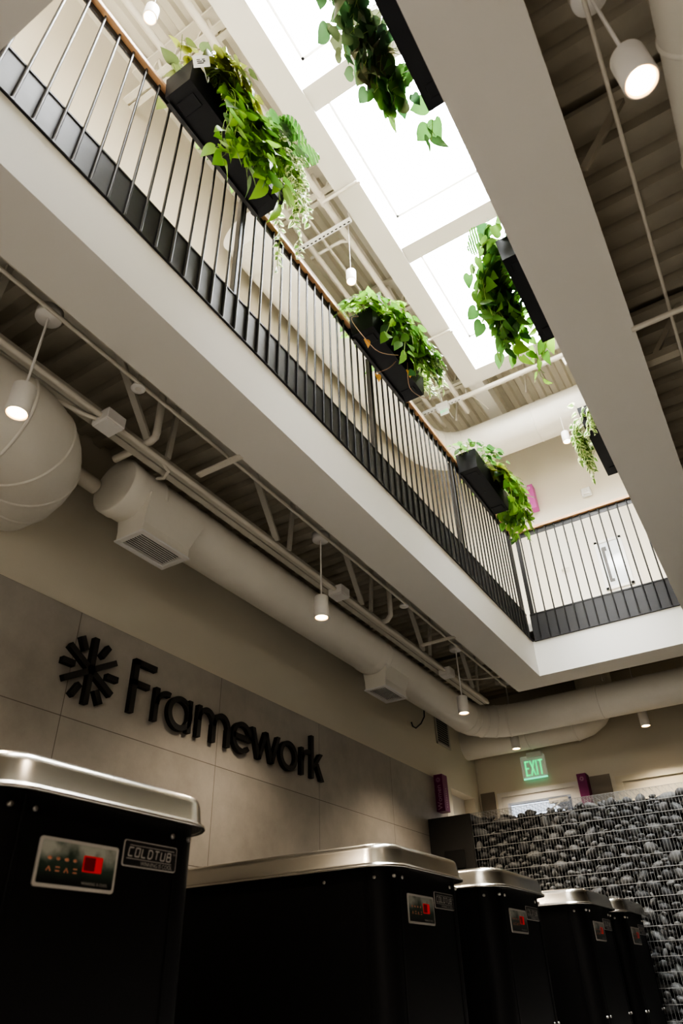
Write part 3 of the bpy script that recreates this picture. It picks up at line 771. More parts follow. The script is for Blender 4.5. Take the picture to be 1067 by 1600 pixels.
# ------------------------------------------------------------------ pendant lights
def pendant(label, x, y, ztop, zbot, r=.048, ln=.155, group='cylinder pendant lights', canopy=True, power=92, size=.06, rr=.006):
    t = thing('pendant_light', label, 'light', (x, y, zbot), group)
    if canopy:
        MB().lathe((x, y, ztop), [(0, 0), (.058, 0), (.06, .004), (.06, .05), (.0, .052)]).build('canopy', M['fixture'], t)
    if ztop - zbot > ln + .02:
        MB().cyl((x, y, zbot + ln), (x, y, ztop + .01), rr, 10).build('rod', M['fixture'], t)
    sh = MB(); sh.lathe((x, y, zbot), [(0, ln), (r - .006, ln), (r, ln - .006), (r, .004), (r - .002, 0), (r - .005, 0), (r - .006, .012)]); sh.build('lamp_shade', M['fixture'], t)
    MB().lathe((x, y, zbot), [(0, .008), (r - .010, .008)]).build('lens', M['lens'], t)
    MB().lathe((x, y, zbot), [(r - .010, .0075), (r - .0055, .003)]).build('halo_ring', M['halo'], t)
    l = bpy.data.lights.new('pendant_beam', 'SPOT'); l.energy = power; l.color = (1, .85, .67); l.spot_size = math.radians(125); l.spot_blend = .7; l.shadow_soft_size = size
    o = bpy.data.objects.new('pendant_beam', l); col.objects.link(o); o.location = (x, y, zbot + H - .01)
    return t
for y, s in ((1.09, 'nearest pendant under the left soffit, white cylinder on a rod before the large duct'), (3.40, 'middle pendant under the left soffit, white cylinder above the wall letter k'), (5.72, 'farthest pendant under the left soffit, white cylinder by the duct bend')):
    pendant(s, -2.20, y, 2.60, 2.0)
pendant('large-looking white cylinder pendant at top right of photo, nearest the camera', .293, 1.18, 2.60, 2.0)
pendant('white cylinder light low before the back duct, left of the exit sign', -2.38, 7.64, 2.9, 2.157)
pendant('white cylinder light low before the back duct, at right near the doorway', -.99, 7.64, 2.9, 2.147)
for x, y, s in ((-1.985, .99, 'upper-floor cylinder light at top left of photo, over the left railing'), (-1.925, 3.565, 'upper-floor cylinder light behind the middle left planter'), (-.887, 7.02, 'upper-floor cylinder light in front of the far hall wall')):
    pendant(s, x, y, ZD2 + .01 if y < 6 else 5.90, 5.5, power=50, canopy=False, rr=.003)

# ------------------------------------------------------------------ lower steelwork and services
# open-web joist along the left side
t = thing('bar_joist', 'open-web steel joist running along between duct and left soffit', 'joist', (-2.36, 3, 2.5))
mb = MB()
for dx in (-.028, .028): mb.bar((-2.43 + dx, -1, 2.50), (-2.43 + dx, 6.95, 2.50), .045, .04)
mb.build('bottom_chord', M['steel'], t)
mb = MB(); mb.bar((-2.36, -1, 2.93), (-2.36, 6.95, 2.93), .10, .03); mb.build('top_chord', M['steel'], t)
for y in (-.38, .77, 1.93, 3.12, 4.26, 5.36, 6.5):
    MB().bar((-2.37, y, 2.51), (-2.33, y - .37, 2.93), .04, .02).build('web', M['steel'], t)
    MB().bar((-2.37, y + .14, 2.51), (-2.34, y + .14, 2.93), .032, .02).build('web', M['steel'], t)
def pipe(name, label, cat, path, r, mt='pipe', group=None, n=12):
    return tag(MB().tube(path, r, n).build(name, M[mt], None, path[0]), label, cat, group)
pipe('conduit', 'thin conduit running beside the left soffit edge', 'conduit', [(-2.15, -1, 2.60), (-2.15, 6.9, 2.60)], .011)
pipe('conduit', 'thicker conduit run through grey boxes beside the left joist', 'conduit', [(-2.37, -1, 2.47), (-2.37, 6.9, 2.47)], .016)
t = thing('strut_channel', 'slim steel angle along the outer face of left soffit', 'channel', (-2.04, 0, 2.52))
MB().bar((-2.035, -.05, 2.56), (-2.035, 6.85, 2.56), .03, .05).build('channel', M['steel'], t)
for y, s in ((1.646, 'nearest of three'), (3.909, 'middle of three'), (5.851, 'farthest of three')):
    t = thing('junction_box', 'square cream junction box on the left conduit, ' + s, 'junction box', (-2.37, y, 2.42), 'boxes on the left conduit')
    MB().bbox(-2.43, -2.31, y - .06, y + .06, 2.43, 2.50, .004).build('housing', M['fixture'], t)
    MB().bbox(-2.425, -2.315, y - .055, y + .055, 2.422, 2.43, .002).build('cover', M['white'], t)
pa = [(-2.50, 1.25, 2.49), (-2.48, 1.40, 2.48), (-2.43, 1.52, 2.46), (-2.40, 1.59, 2.46)]
pipe('flexible_conduit', 'flexible conduit curving into the nearest junction box', 'conduit', pa, .012)
pipe('flexible_conduit', 'flexible conduit curving down past the capped duct end', 'conduit', [(-2.37, 2.03, 2.47), (-2.38, 2.10, 2.44), (-2.43, 2.12, 2.43), (-2.50, 2.13, 2.46)], .010)
for y, s in ((1.635, 'near the first pendant'), (4.618, 'near the last pendant')):
    t = thing('ceiling_sprinkler', 'round white ceiling disc by the left soffit, ' + s, 'sprinkler', (-2.175, y, 2.60), 'white sprinkler discs')
    MB().lathe((-2.175, y, 2.585), [(.012, .003), (.02, .0), (.036, .002), (.038, .006), (.030, .03), (0, .03)]).build('escutcheon', M['white'], t)
    MB().cyl((-2.175, y, 2.586), (-2.175, y, 2.61), .016, 14).build('sprinkler_head', M['grille'], t)
    MB().cyl((-2.175, y, 2.61), (-2.175, y, 2.96), .012).build('drop_pipe', M['pipe'], t)
for y, s in ((1.91, 'above the first duct grille'), (4.62, 'above the second duct grille')):
    pipe('sprinkler_pipe', 'vertical cream pipe with elbow turning to the wall, ' + s, 'pipe', [(-2.305, y, 2.95), (-2.305, y, 2.56), (-2.31, y, 2.525), (-2.345, y, 2.51), (-2.62, y, 2.51)] if y < 3 else [(-2.305, y, 2.95), (-2.305, y, 2.55), (-2.34, y, 2.51), (-2.5, y, 2.51)], .022, n=16)
for y, s in ((2.275, 'nearer, by the first duct grille'), (5.22, 'farther, by the last pendant')):
    tag(MB().bar((-2.32, y, 2.5), (-2.0, y, 2.5), .04, .012).build('strut_bar', M['pipe'], None, (-2.16, y, 2.5)), 'short cream cross bar between joist and left soffit, ' + s, 'bar', 'cross bars beside the left soffit')
pipe('cable', 'thin white cable sagging under the far left joist end', 'cable', [(-2.43, 6.05, 2.55), (-2.35, 6.2, 2.50), (-2.2, 6.35, 2.52), (-2.05, 6.5, 2.56)], .006)
# lower right services
pipe('sprinkler_pipe', 'cream pipe running along the dark deck at right', 'pipe', [(.275, -1, 2.6), (.275, 6.8, 2.6)], .008)
pipe('sprinkler_pipe', 'cream cross pipe meeting the right drywall beam', 'pipe', [(.09, 2.563, 2.5), (.45, 2.563, 2.5)], .014)
t = thing('bar_joist', 'shadowy steel joist above the right beam', 'joist', (.5, 2.7, 2.6))
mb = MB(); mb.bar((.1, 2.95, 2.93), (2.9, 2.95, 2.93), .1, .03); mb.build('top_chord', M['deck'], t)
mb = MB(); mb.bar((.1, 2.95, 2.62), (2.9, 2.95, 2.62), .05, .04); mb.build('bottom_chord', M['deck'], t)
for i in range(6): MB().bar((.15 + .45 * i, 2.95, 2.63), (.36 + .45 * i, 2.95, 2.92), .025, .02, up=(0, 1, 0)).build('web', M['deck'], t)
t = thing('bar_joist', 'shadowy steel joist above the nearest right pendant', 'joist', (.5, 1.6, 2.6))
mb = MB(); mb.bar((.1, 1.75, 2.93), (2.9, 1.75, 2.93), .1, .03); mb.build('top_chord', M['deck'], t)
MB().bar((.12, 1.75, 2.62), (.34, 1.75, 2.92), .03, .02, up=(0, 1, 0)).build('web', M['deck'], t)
# far dark gap services: hanger and rail above the far duct
pipe('conduit', 'dark conduit behind the far soffit above the duct', 'conduit', [(-2.3, 7.05, 2.72), (2.8, 7.05, 2.72)], .03, 'steel')
tag(MB().bar((-1.22, 7.2, 2.55), (-1.22, 7.2, 2.95), .03, .01).build('duct_hanger', M['pipe'], None, (-1.22, 7.2, 2.55)), 'pale strap holding the far duct below the dark ceiling', 'hanger')
# wall grille and cable under the left duct end
t = thing('wall_grille', 'dark louvred grille high on the left wall by the women sign', 'grille', (XW, 7.24, 2.22))
MB().box(XW, XW + .006, 7.08, 7.40, 2.23, 2.55).build('backing', M['panel'], t)
g = MB()
for i in range(12): g.bar((XW + .01, 7.09, 2.245 + .026 * i), (XW + .01, 7.39, 2.245 + .026 * i), .012, .003, up=(1, 0, 1))
for b in ((7.06, 7.085, 2.21, 2.57), (7.395, 7.42, 2.21, 2.57), (7.06, 7.42, 2.21, 2.235), (7.06, 7.42, 2.545, 2.57)): g.bbox(XW, XW + .014, b[0], b[1], b[2], b[3], .002)
g.build('frame', M['steel'], t)
pipe('hanging_cable', 'short dark cable loop hanging on the left wall below duct', 'cable', [(XW + .012, 6.79, 2.52), (XW + .02, 6.76, 2.42), (XW + .02, 6.66, 2.32), (XW + .02, 6.52, 2.235), (XW + .015, 6.46, 2.24), (XW + .012, 6.44, 2.28)], .007, 'panel')

# ------------------------------------------------------------------ upper services
pipe('sprinkler_main', 'thick white pipe along the upper ceiling beside the skylight', 'pipe', [(-2.02, -1, 6.5), (-2.02, 6.9, 6.5)], .034, n=18)
pipe('sprinkler_pipe', 'second white pipe along the upper ceiling behind the left railing', 'pipe', [(-2.418, -1, 6.5), (-2.418, 7.0, 6.5)], .03, n=16)
pipe('conduit', 'thin white conduit along the upper ceiling between two pipes', 'conduit', [(-2.26, 1.5, 6.5), (-2.24, 6.9, 6.5)], .012)
for y, s in ((3.236, 'near'), (5.42, 'far')):
    pipe('sprinkler_branch', 'white branch pipe ending under the left skylight edge, ' + s + ' one', 'pipe', [(-2.02, y, 6.465), (-1.64, y, 6.465), (-1.615, y, 6.455), (-1.605, y, 6.42)], .017)
    mb = MB(); mb.cyl((-2.02, y - .05, 6.5), (-2.02, y + .05, 6.5), .043, 16); tag(mb.build('pipe_coupling', M['pipe'], None, (-2.02, y, 6.46)), 'white coupling on the thick upper pipe, ' + s + ' branch', 'pipe coupling')
def strut(label, y, x0, x1, z):
    t = thing('slotted_strut', label, 'strut', ((x0 + x1) / 2, y, z))
    MB().bbox(x0, x1, y - .022, y + .022, z, z + .04, .002).build('channel', M['white'], t)
    mb = MB(); n = int((x1 - x0) / .05)
    for i in range(n): mb.box(x0 + .02 + .05 * i, x0 + .045 + .05 * i, y - .006, y + .006, z - .0015, z + .001)
    mb.build('slots', M['dark'], t)
    mb = MB()
    for x in (x0 + .02, x1 - .02): mb.cyl((x, y, z + .03), (x, y, ZD2 + .05), .005, 8)
    mb.build('hanger_rod', M['pipe'], t)
strut('white slotted strut across upper pipes behind nearest left planter', 3.51, -2.52, -1.86, 6.38)
strut('white slotted strut across upper pipes beyond middle left planter', 6.49, -2.52, -1.86, 6.38)
pipe('sprinkler_main', 'white cross pipe beyond the far skylight edge', 'pipe', [(-1.95, 6.50, 6.40), (.6, 6.50, 6.40)], .034, n=18)
pipe('sprinkler_drop', 'short white sprinkler stub under the far cross pipe', 'pipe', [(-.60, 6.52, 6.38), (-.58, 6.55, 6.27)], .022)
pipe('conduit_bend', 'white conduit bending from the pipe towards the left wall', 'conduit', [(-2.02, 4.1, 6.53), (-2.02, 3.86, 6.53), (-2.05, 3.78, 6.53), (-2.12, 3.74, 6.53), (-2.5, 3.74, 6.53)], .018)
for i, (y, s) in enumerate(((3.3, 'behind nearest left planter'), (5.0, 'behind middle left planter'), (6.55, 'before the far duct'), (1.6, 'above the near end of railing'))):
    t = thing('roof_joist', 'white steel roof joist across the upper ceiling, ' + s, 'joist', (-2.4, y, 6.7))
    mb = MB()
    for dy in (-.035, .035): mb.bar((XW, y + dy, 6.72), (fx0, y + dy, 6.72), .05, .045)
    mb.build('bottom_chord', M['deckup'], t)
    mb = MB(); mb.bar((XW, y, 7.27), (fx0, y, 7.27), .12, .05); mb.build('top_chord', M['deckup'], t)
    for k in range(4):
        x = XW + .15 + .3 * k
        MB().bar((x, y, 6.73), (x + .14, y, 7.26), .028, .022, up=(0, 1, 0)).build('web', M['deckup'], t)
        MB().bar((x + .28, y, 6.73), (x + .14, y, 7.26), .028, .022, up=(0, 1, 0)).build('web', M['deckup'], t)
tag(MB().box(-1.85, -1.66, 6.46, YB, 6.62, 6.9).build('ceiling_beam', M['soffit'], None, (-1.75, 7, 6.62)), 'white boxed beam running from the skylight to the far wall', 'beam')
for i, x in enumerate((-1.2, -2.2)):
    tag(MB().bar((x, 6.9, 6.42), (x + .12, 6.95, ZD2), .03, .02).build('duct_hanger', M['pipe'], None, (x, 6.9, 6.42)), 'slim white brace above the upper far duct, ' + ('right of the boxed beam' if i == 0 else 'left of the boxed beam'), 'hanger')
t = thing('exit_sign', 'tiny green and white exit sign hung upstairs on the slotted strut', 'exit sign', (-2.19, 6.42, 6.16))
MB().bbox(-2.30, -2.13, 6.42, 6.50, 6.29, 6.40, .006).build('battery_box', M['white'], t)
MB().bbox(-2.25, -2.13, 6.425, 6.435, 6.17, 6.29, .003).build('sign_panel', M['exitpanel'], t)
text_mb('EXIT', .055, (-2.19, 6.424, 6.23), (1, 0, 0), (0, 0, 1), .001).build('lettering', M['exitgreen'], t)
MB().cyl((-2.27, 6.43, 6.26), (-2.27, 6.43, 6.32), .022, 14).build('lamp_head', M['white'], t)
pipe('hanging_cable', 'pair of white cables looping from the upper exit sign box', 'cable', [(-2.2, 6.43, 6.40), (-2.17, 6.2, 6.62), (-2.1, 5.95, 6.58), (-2.05, 5.8, 6.55)], .008)
pipe('hanging_cable', 'white cable drooping from the far cross pipe', 'cable', [(-1.83, 6.55, 6.42), (-1.80, 6.8, 6.5), (-1.75, 6.95, 6.45)], .007)
# strobe
t = thing('wall_mounted_strobe', 'white square fire alarm strobe on the far upstairs wall', 'alarm', (-.97, YB, 5.37))
MB().bbox(-1.035, -.905, YB - .045, YB, 5.37, 5.51, .012).build('base', M['white'], t)
MB().bbox(-1.01, -.93, YB - .07, YB - .04, 5.39, 5.42, .006).build('lamp', M['fixture'], t)
mb = MB(); mb.ring((-.97, YB - .046, 5.455), (1, 0, 0), (0, 0, 1), 0, 0, .025, .025, .006, .003); mb.build('speaker_ring', M['grille'], t)

# ------------------------------------------------------------------ exit sign, room signs
t = thing('exit_sign', 'lit green exit sign below the back duct, over the glass door', 'exit sign', (-2.35, YB, 1.92))
MB().bbox(-2.42, -2.24, YB - .07, YB, 2.16, 2.22, .006).build('canopy', M['white'], t)
MB().bbox(-2.505, -2.215, YB - .045, YB - .03, 1.945, 2.19, .012).build('sign_panel', M['exitpanel'], t)
MB().bbox(-2.50, -2.22, YB - .048, YB - .028, 1.93, 1.945, .003).build('glow_edge', M['exitedge'], t)
mb = MB(); o = Vector((-2.46, YB - .047, 1.965)); U_ = Vector((1, 0, 0)); V_ = Vector((0, 0, 1))
def strokes(mb, o, U_, V_, segs, w, d=.002):
    n = U_.cross(V_).normalized()
    for (x0, y0, x1, y1) in segs:
        a = o + U_ * x0 + V_ * y0; b = o + U_ * x1 + V_ * y1; mb.bar(a, b, w, d, up=n) if False else None
        dd = (b - a); L_ = dd.length; dd.normalize(); p = n.cross(dd) * (w / 2)
        mb.add([a - p, b - p, b + p, a + p, a - p + n * d, b - p + n * d, b + p + n * d, a + p + n * d], [(3, 2, 1, 0), (4, 5, 6, 7), (0, 1, 5, 4), (1, 2, 6, 5), (2, 3, 7, 6), (3, 0, 4, 7)])
hh = .165
strokes(mb, o, U_, V_, [(.008, 0, .008, hh), (.0, .008, .048, .008), (.0, hh / 2, .044, hh / 2), (.0, hh - .008, .048, hh - .008)], .017)
strokes(mb, o, U_, V_, [(.064, 0, .112, hh), (.112, 0, .064, hh)], .017)
strokes(mb, o, U_, V_, [(.136, 0, .136, hh)], .017)
strokes(mb, o, U_, V_, [(.185, 0, .185, hh), (.158, hh - .008, .212, hh - .008)], .017)
mb.build('lettering', M['exitgreen'], t)
def burst(mb, o, U_, V_, r):
    for k in range(12):
        a = math.radians(30 * k + 7); c, s = math.cos(a), math.sin(a)
        strokes(mb, o, U_, V_, [(c * r * .35, s * r * .35, c * r, s * r)], r * .12, .001)
def flag_sign(label, x0, x1, y0, y1, z0, z1, m, face, text, mat_text):
    t = thing('room_sign', label, 'sign', ((x0 + x1) / 2, (y0 + y1) / 2, z0))
    MB().bbox(x0, x1, y0, y1, z0, z1, .002).build('sign_box', M[m], t)
    mb = MB()
    o = Vector(((x0 + x1) / 2, y0 - .001, z1 - .055))
    burst(mb, o, Vector((1, 0, 0)), Vector((0, 0, 1)), .026)
    if text:
        q = text_mb(text, .072, ((x0 + x1) / 2, y0 - .0005, z0 + .135), (0, 0, 1), (-1, 0, 0), .0012); mb.add(q.v, q.f)
    for k in range(9): 
        if face: mb.box(x1, x1 + .001, (y0 + y1) / 2 - .006, (y0 + y1) / 2 + .006, z0 + .04 + .022 * k, z0 + .048 + .022 * k)
    mb.build('lettering', mat_text, t)
    return t
flag_sign('plum Women sign projecting from the left tiled wall', XW + .012, -2.972, 6.86, 6.985, 1.47, 1.83, 'plum', True, 'Women', M['signtext'])
flag_sign('plum sign on the back wall between exit door and cream door', -1.883, -1.783, 8.02, YB - .001, 1.50, 1.885, 'plum', True, None, M['signtext'])
t = flag_sign('magenta sign on the far upstairs wall behind the corner vine', -1.74, -1.63, 8.02, YB - .001, 5.40, 5.80, 'pink', False, None, M['card'])

# ------------------------------------------------------------------ wall lettering
lo = Vector((XW + .012, 0, 0)); U_ = Vector((0, 1, 0)); V_ = Vector((0, 0, 1)); DP = .034; SW = .034
def letter(name, label, fn, y):
    mb = MB(); fn(mb); o = mb.build(name, M['letter'], None, (XW + .012, y, 1.345)); tag(o, label, 'letter', 'raised wall letters'); return o
def B(mb, pts): mb.poly(pts, lo, U_, V_, DP)
def vbar(mb, y, z0, z1, w=SW): B(mb, [(y, z0), (y + w, z0), (y + w, z1), (y, z1)])
def hbar(mb, y0, y1, z, w=.036): B(mb, [(y0, z), (y1, z), (y1, z + w), (y0, z + w)])
def slant(mb, y0, z0, y1, z1, w=SW):
    B(mb, [(y0 - w / 2, z0), (y0 + w / 2, z0), (y1 + w / 2, z1), (y1 - w / 2, z1)])
zb, zx, zc = 1.345, 1.548, 1.668
def fF(mb): vbar(mb, 2.648, zb, zc, .037); hbar(mb, 2.648, 2.826, zc - .034, .034); hbar(mb, 2.648, 2.786, 1.508, .033)
def fr_(y):
    def f(mb):
        vbar(mb, y, zb, zx); mb.ring(lo, U_, V_, y + .105, zx - .100, .100, .100, .032, DP, 75, 180, 18)
    return f
def fa(mb): mb.ring(lo, U_, V_, 3.062, 1.445, .108, .106, 0.034, DP); vbar(mb, 3.132, zb, zx)
def fm(mb):
    vbar(mb, 3.222, zb, zx)
    for c in (3.300, 3.448):
        mb.ring(lo, U_, V_, c + .010, zx - .096, .090, .098, .032, DP, 0, 180, 24)
    vbar(mb, 3.362, zb, zx - .09, .038); vbar(mb, 3.510, zb, zx - .09, .038)
def fe(mb):
    mb.ring(lo, U_, V_, 3.678, 1.445, .108, .106, .032, DP, 0, 318, 40); hbar(mb, 3.580, 3.782, 1.430, .034)
def fw(mb):
    slant(mb, 3.798, zx, 3.868, zb, .036); slant(mb, 3.948, zx, 3.872, zb, .034); slant(mb, 3.948, zx, 4.018, zb, .034); slant(mb, 4.096, zx, 4.022, zb, .036)
def fo(mb): mb.ring(lo, U_, V_, 4.226, 1.445, .112, .106, 0.034, DP)
def fk(mb):
    vbar(mb, 4.522, zb, zc); slant(mb, 4.560, 1.430, 4.664, zx, .042); slant(mb, 4.602, 1.468, 4.680, zb, .042)
letter('sign_letter', 'raised black capital letter F on the tiled wall', fF, 2.73)
letter('sign_letter', 'raised black letter r after the capital F', fr_(2.838), 2.88)
letter('sign_letter', 'raised black letter a on the tiled wall', fa, 3.06)
letter('sign_letter', 'raised black letter m on the tiled wall', fm, 3.38)
letter('sign_letter', 'raised black letter e on the tiled wall', fe, 3.68)
letter('sign_letter', 'raised black letter w on the tiled wall', fw, 3.95)
letter('sign_letter', 'raised black letter o on the tiled wall', fo, 4.22)
letter('sign_letter', 'raised black letter r before the final k', fr_(4.385), 4.42)
letter('sign_letter', 'raised black letter k ending the wall sign', fk, 4.6)
t = thing('wall_emblem', 'raised black starburst emblem of twelve bars left of the wall letters', 'emblem', (XW + .012, 2.345, 1.494))
c = (2.347, 1.494)
def ray_(mb, ang, r0, r1, w=.034):
    a = math.radians(ang); d = (math.cos(a), math.sin(a)); p = (-d[1] * w / 2, d[0] * w / 2)
    q = [(c[0] + d[0] * r0 - p[0], c[1] + d[1] * r0 - p[1]), (c[0] + d[0] * r1 - p[0], c[1] + d[1] * r1 - p[1]), (c[0] + d[0] * r1 + p[0], c[1] + d[1] * r1 + p[1]), (c[0] + d[0] * r0 + p[0], c[1] + d[1] * r0 + p[1])]
    mb.poly(q, lo, U_, V_, DP)
mb = MB()
for a in (90 + 0, 30, 150): ray_(mb, a, -.190, .190)
mb.build('crossing_bars', M['letter'], t)
for a in (0, 60, 120, 180, 240, 300):
    mb = MB(); ray_(mb, a, .112, .194); mb.build('short_bar', M['letter'], t)

# ------------------------------------------------------------------ gabion wall
GY, GX0, GX1, GZ = 6.63, -2.62, .9, 1.36; GD = .34
t = thing('gabion_basket', 'tall wire mesh gabion wall filled with dark stones before the exit', 'gabion', (-1, GY + GD / 2, zf))
def mesh_face(y, mb, thick):
    z = GZ - .0
    zz = GZ
    while zz > zf: mb.bar((GX0, y, zz), (GX1, y, zz), .0045, .0045); zz -= .1005
    x = GX0
    while x <= GX1: mb.bar((x, y + .004, zf), (x, y + .004, GZ), thick, thick, up=(0, 1, 0)); x += .0265
mb = MB(); mesh_face(GY, mb, .0024); mb.build('wire_mesh', M['wire'], t)
mb = MB(); mesh_face(GY + GD, mb, .0022); mb.build('wire_mesh', M['wire'], t)
mb = MB()
for i in range(8): mb.bar((GX0, GY + GD * i / 7, GZ), (GX1, GY + GD * i / 7, GZ), .003)
x = GX0
while x <= GX1: mb.bar((x, GY, GZ + .003), (x, GY + GD, GZ + .003), .0024); x += .053
for i in range(12):
    mb.bar((GX1, GY + GD * i / 11, zf), (GX1, GY + GD * i / 11, GZ), .003, up=(0, 1, 0)) 
mb.build('wire_top', M['wire'], t)
MB().bbox(XW + .014, GX0 - .004, GY - .012, GY + GD, zf, GZ + .003, .004).build('end_post', M['panel'], t)
MB().bbox(-2.92, -2.72, GY - .034, GY - .013, .90, 1.06, .006).build('outlet_box', M['dark'], t)
MB().box(GX0, GX1, GY + .17, GY + .19, zf, GZ - .055).build('dark_backing', M['dark'], t)  # dark sheet standing in for deep shade between the stones
rng = random.Random(77)
stones = []
def stone_spec(x, z, layer):
    s = rng.choice((.026, .032, .038, .044, .052)) * rng.uniform(.85, 1.15)
    a, b, cth = s * rng.uniform(.95, 1.35), s * rng.uniform(.6, .95), s * rng.uniform(.45, .75)
    y = GY + .012 + b + (0 if layer == 0 else rng.uniform(.035, .06))
    tilt = rng.uniform(-.5, .5) if rng.random() < .7 else rng.uniform(-1.5, 1.5)
    z = max(z, zf + cth)
    Rm = Matrix.Rotation(rng.uniform(-.4, .4), 3, 'Z') @ Matrix.Rotation(tilt, 3, 'Y') @ Matrix.Rotation(rng.uniform(-.5, .5), 3, 'X')
    return (Vector((x, y, z)), Rm, (a, b, cth))
# relaxed packing on the face: greedy dart throwing from large to small
pts = []
sizes = [.066] * 60 + [.054] * 450 + [.042] * 900 + [.034] * 1600 + [.026] * 2600 + [.019] * 4200
cell = {}
def near(x, z, r):
    ci, cj = int(x / .12), int(z / .12)
    for i in (ci - 1, ci, ci + 1):
        for j in (cj - 1, cj, cj + 1):
            for (px, pz, pr) in cell.get((i, j), ()):
                if ((px - x) ** 2) * .72 + ((pz - z) ** 2) * 1.5 < (pr + r) ** 2 * .80: return True
    return False
for r in sizes:
    x = rng.uniform(GX0 + .03, GX1 - .03); z = rng.uniform(zf + .02, GZ - .045 - rng.random() * .02)
    if not near(x + 5, z + 5, r):
        cell.setdefault((int((x + 5) / .12), int((z + 5) / .12)), []).append((x + 5, z + 5, r)); pts.append((x, z, r))
def stone_matrix(x, z, r, ly):
    a = r * rng.uniform(1.0, 1.28); cth = r * rng.uniform(.46, .86); b = r * rng.uniform(.7, 1.0)
    tilt = rng.gauss(0, .28) if rng.random() < .78 else rng.uniform(-1.4, 1.4)
    y = GY + .012 + b * 1.05 + ly
    Rm = Matrix.Rotation(rng.uniform(-.4, .4), 4, 'Z') @ Matrix.Rotation(tilt, 4, 'Y') @ Matrix.Rotation(rng.uniform(-.4, .4), 4, 'X')
    return Matrix.Translation((x, y, z)) @ Rm @ Matrix.Diagonal((a, b, cth, 1))
# visible zone: not hidden behind the tubs
def vis(x, z):
    return -2.6 < x < -.66 and z > (.50 + (-.7 - x) * .02 if x < -1.2 else -.2 + (-.75 - x) * 1.6)
order = sorted(pts, key=lambda p: -p[2] if vis(p[0], p[1]) else 1)
protos = []
for k in range(8):
    mb = MB(); prg = random.Random(k); mb.ell(Matrix.Identity(4), 16, 10, .05, prg)
    me = bpy.data.meshes.new('river_stone'); me.from_pydata(mb.v, [], mb.f); me.polygons.foreach_set('use_smooth', [True] * len(mb.f)); me.materials.append(M['stone']); protos.append(me)
for k, (x, z, r) in enumerate(order[:300]):
    o = bpy.data.objects.new('river_stone', protos[k % 8]); col.objects.link(o)
    m = stone_matrix(x, z, r, 0); m.translation.z += H; o.matrix_world = m
    tag(o, 'smooth dark grey river stone packed behind the gabion wire mesh', 'stone', 'river stones in the gabion wall')
mb = MB()
for (x, z, r) in order[300:]: mb.ell(stone_matrix(x, z, r, 0), 10, 6, .05, rng)
# deeper layer that fills the gaps
for i in range(1900):
    x = rng.uniform(GX0 + .03, GX1 - .03); z = rng.uniform(zf + .02, GZ - .05); r = rng.choice((.026, .034, .042))
    mb.ell(stone_matrix(x, z, r, rng.uniform(.045, .07)), 8, 6, .05, rng)
o = mb.build('river_stones', M['stone']); tag(o, 'remaining small grey river stones filling the gabion basket', 'stones'); o['kind'] = 'stuff'

# ------------------------------------------------------------------ cold tubs
def rrect(hx, hy, r, n=6):
    out = []
    for cx, cy, a0 in ((hx - r, hy - r, 0), (-hx + r, hy - r, 90), (-hx + r, -hy + r, 180), (hx - r, -hy + r, 270)):
        for i in range(n + 1):
            a = math.radians(a0 + 90 * i / n); out.append((cx + r * math.cos(a), cy + r * math.sin(a)))
    return out
def loft(mb, cx, cy, hx, hy, r, prof, cap_top=True, cap_bot=True, smooth=True):
    # prof: (inset, z)
    vs = []; n = None
    for ins, z in prof:
        q = rrect(hx - ins, hy - ins, max(r - ins, .01)); n = len(q)
        vs += [(cx + x, cy + y, z) for x, y in q]
    fs = []
    for i in range(len(prof) - 1):
        for j in range(n):
            k = (j + 1) % n; fs.append((i * n + j, i * n + k, (i + 1) * n + k, (i + 1) * n + j))
    mb.add(vs, fs, smooth)
    if cap_top: mb.add(vs[-n:], [tuple(range(n))])
    if cap_bot: mb.add(vs[:n], [tuple(range(n))[::-1]])
    return mb
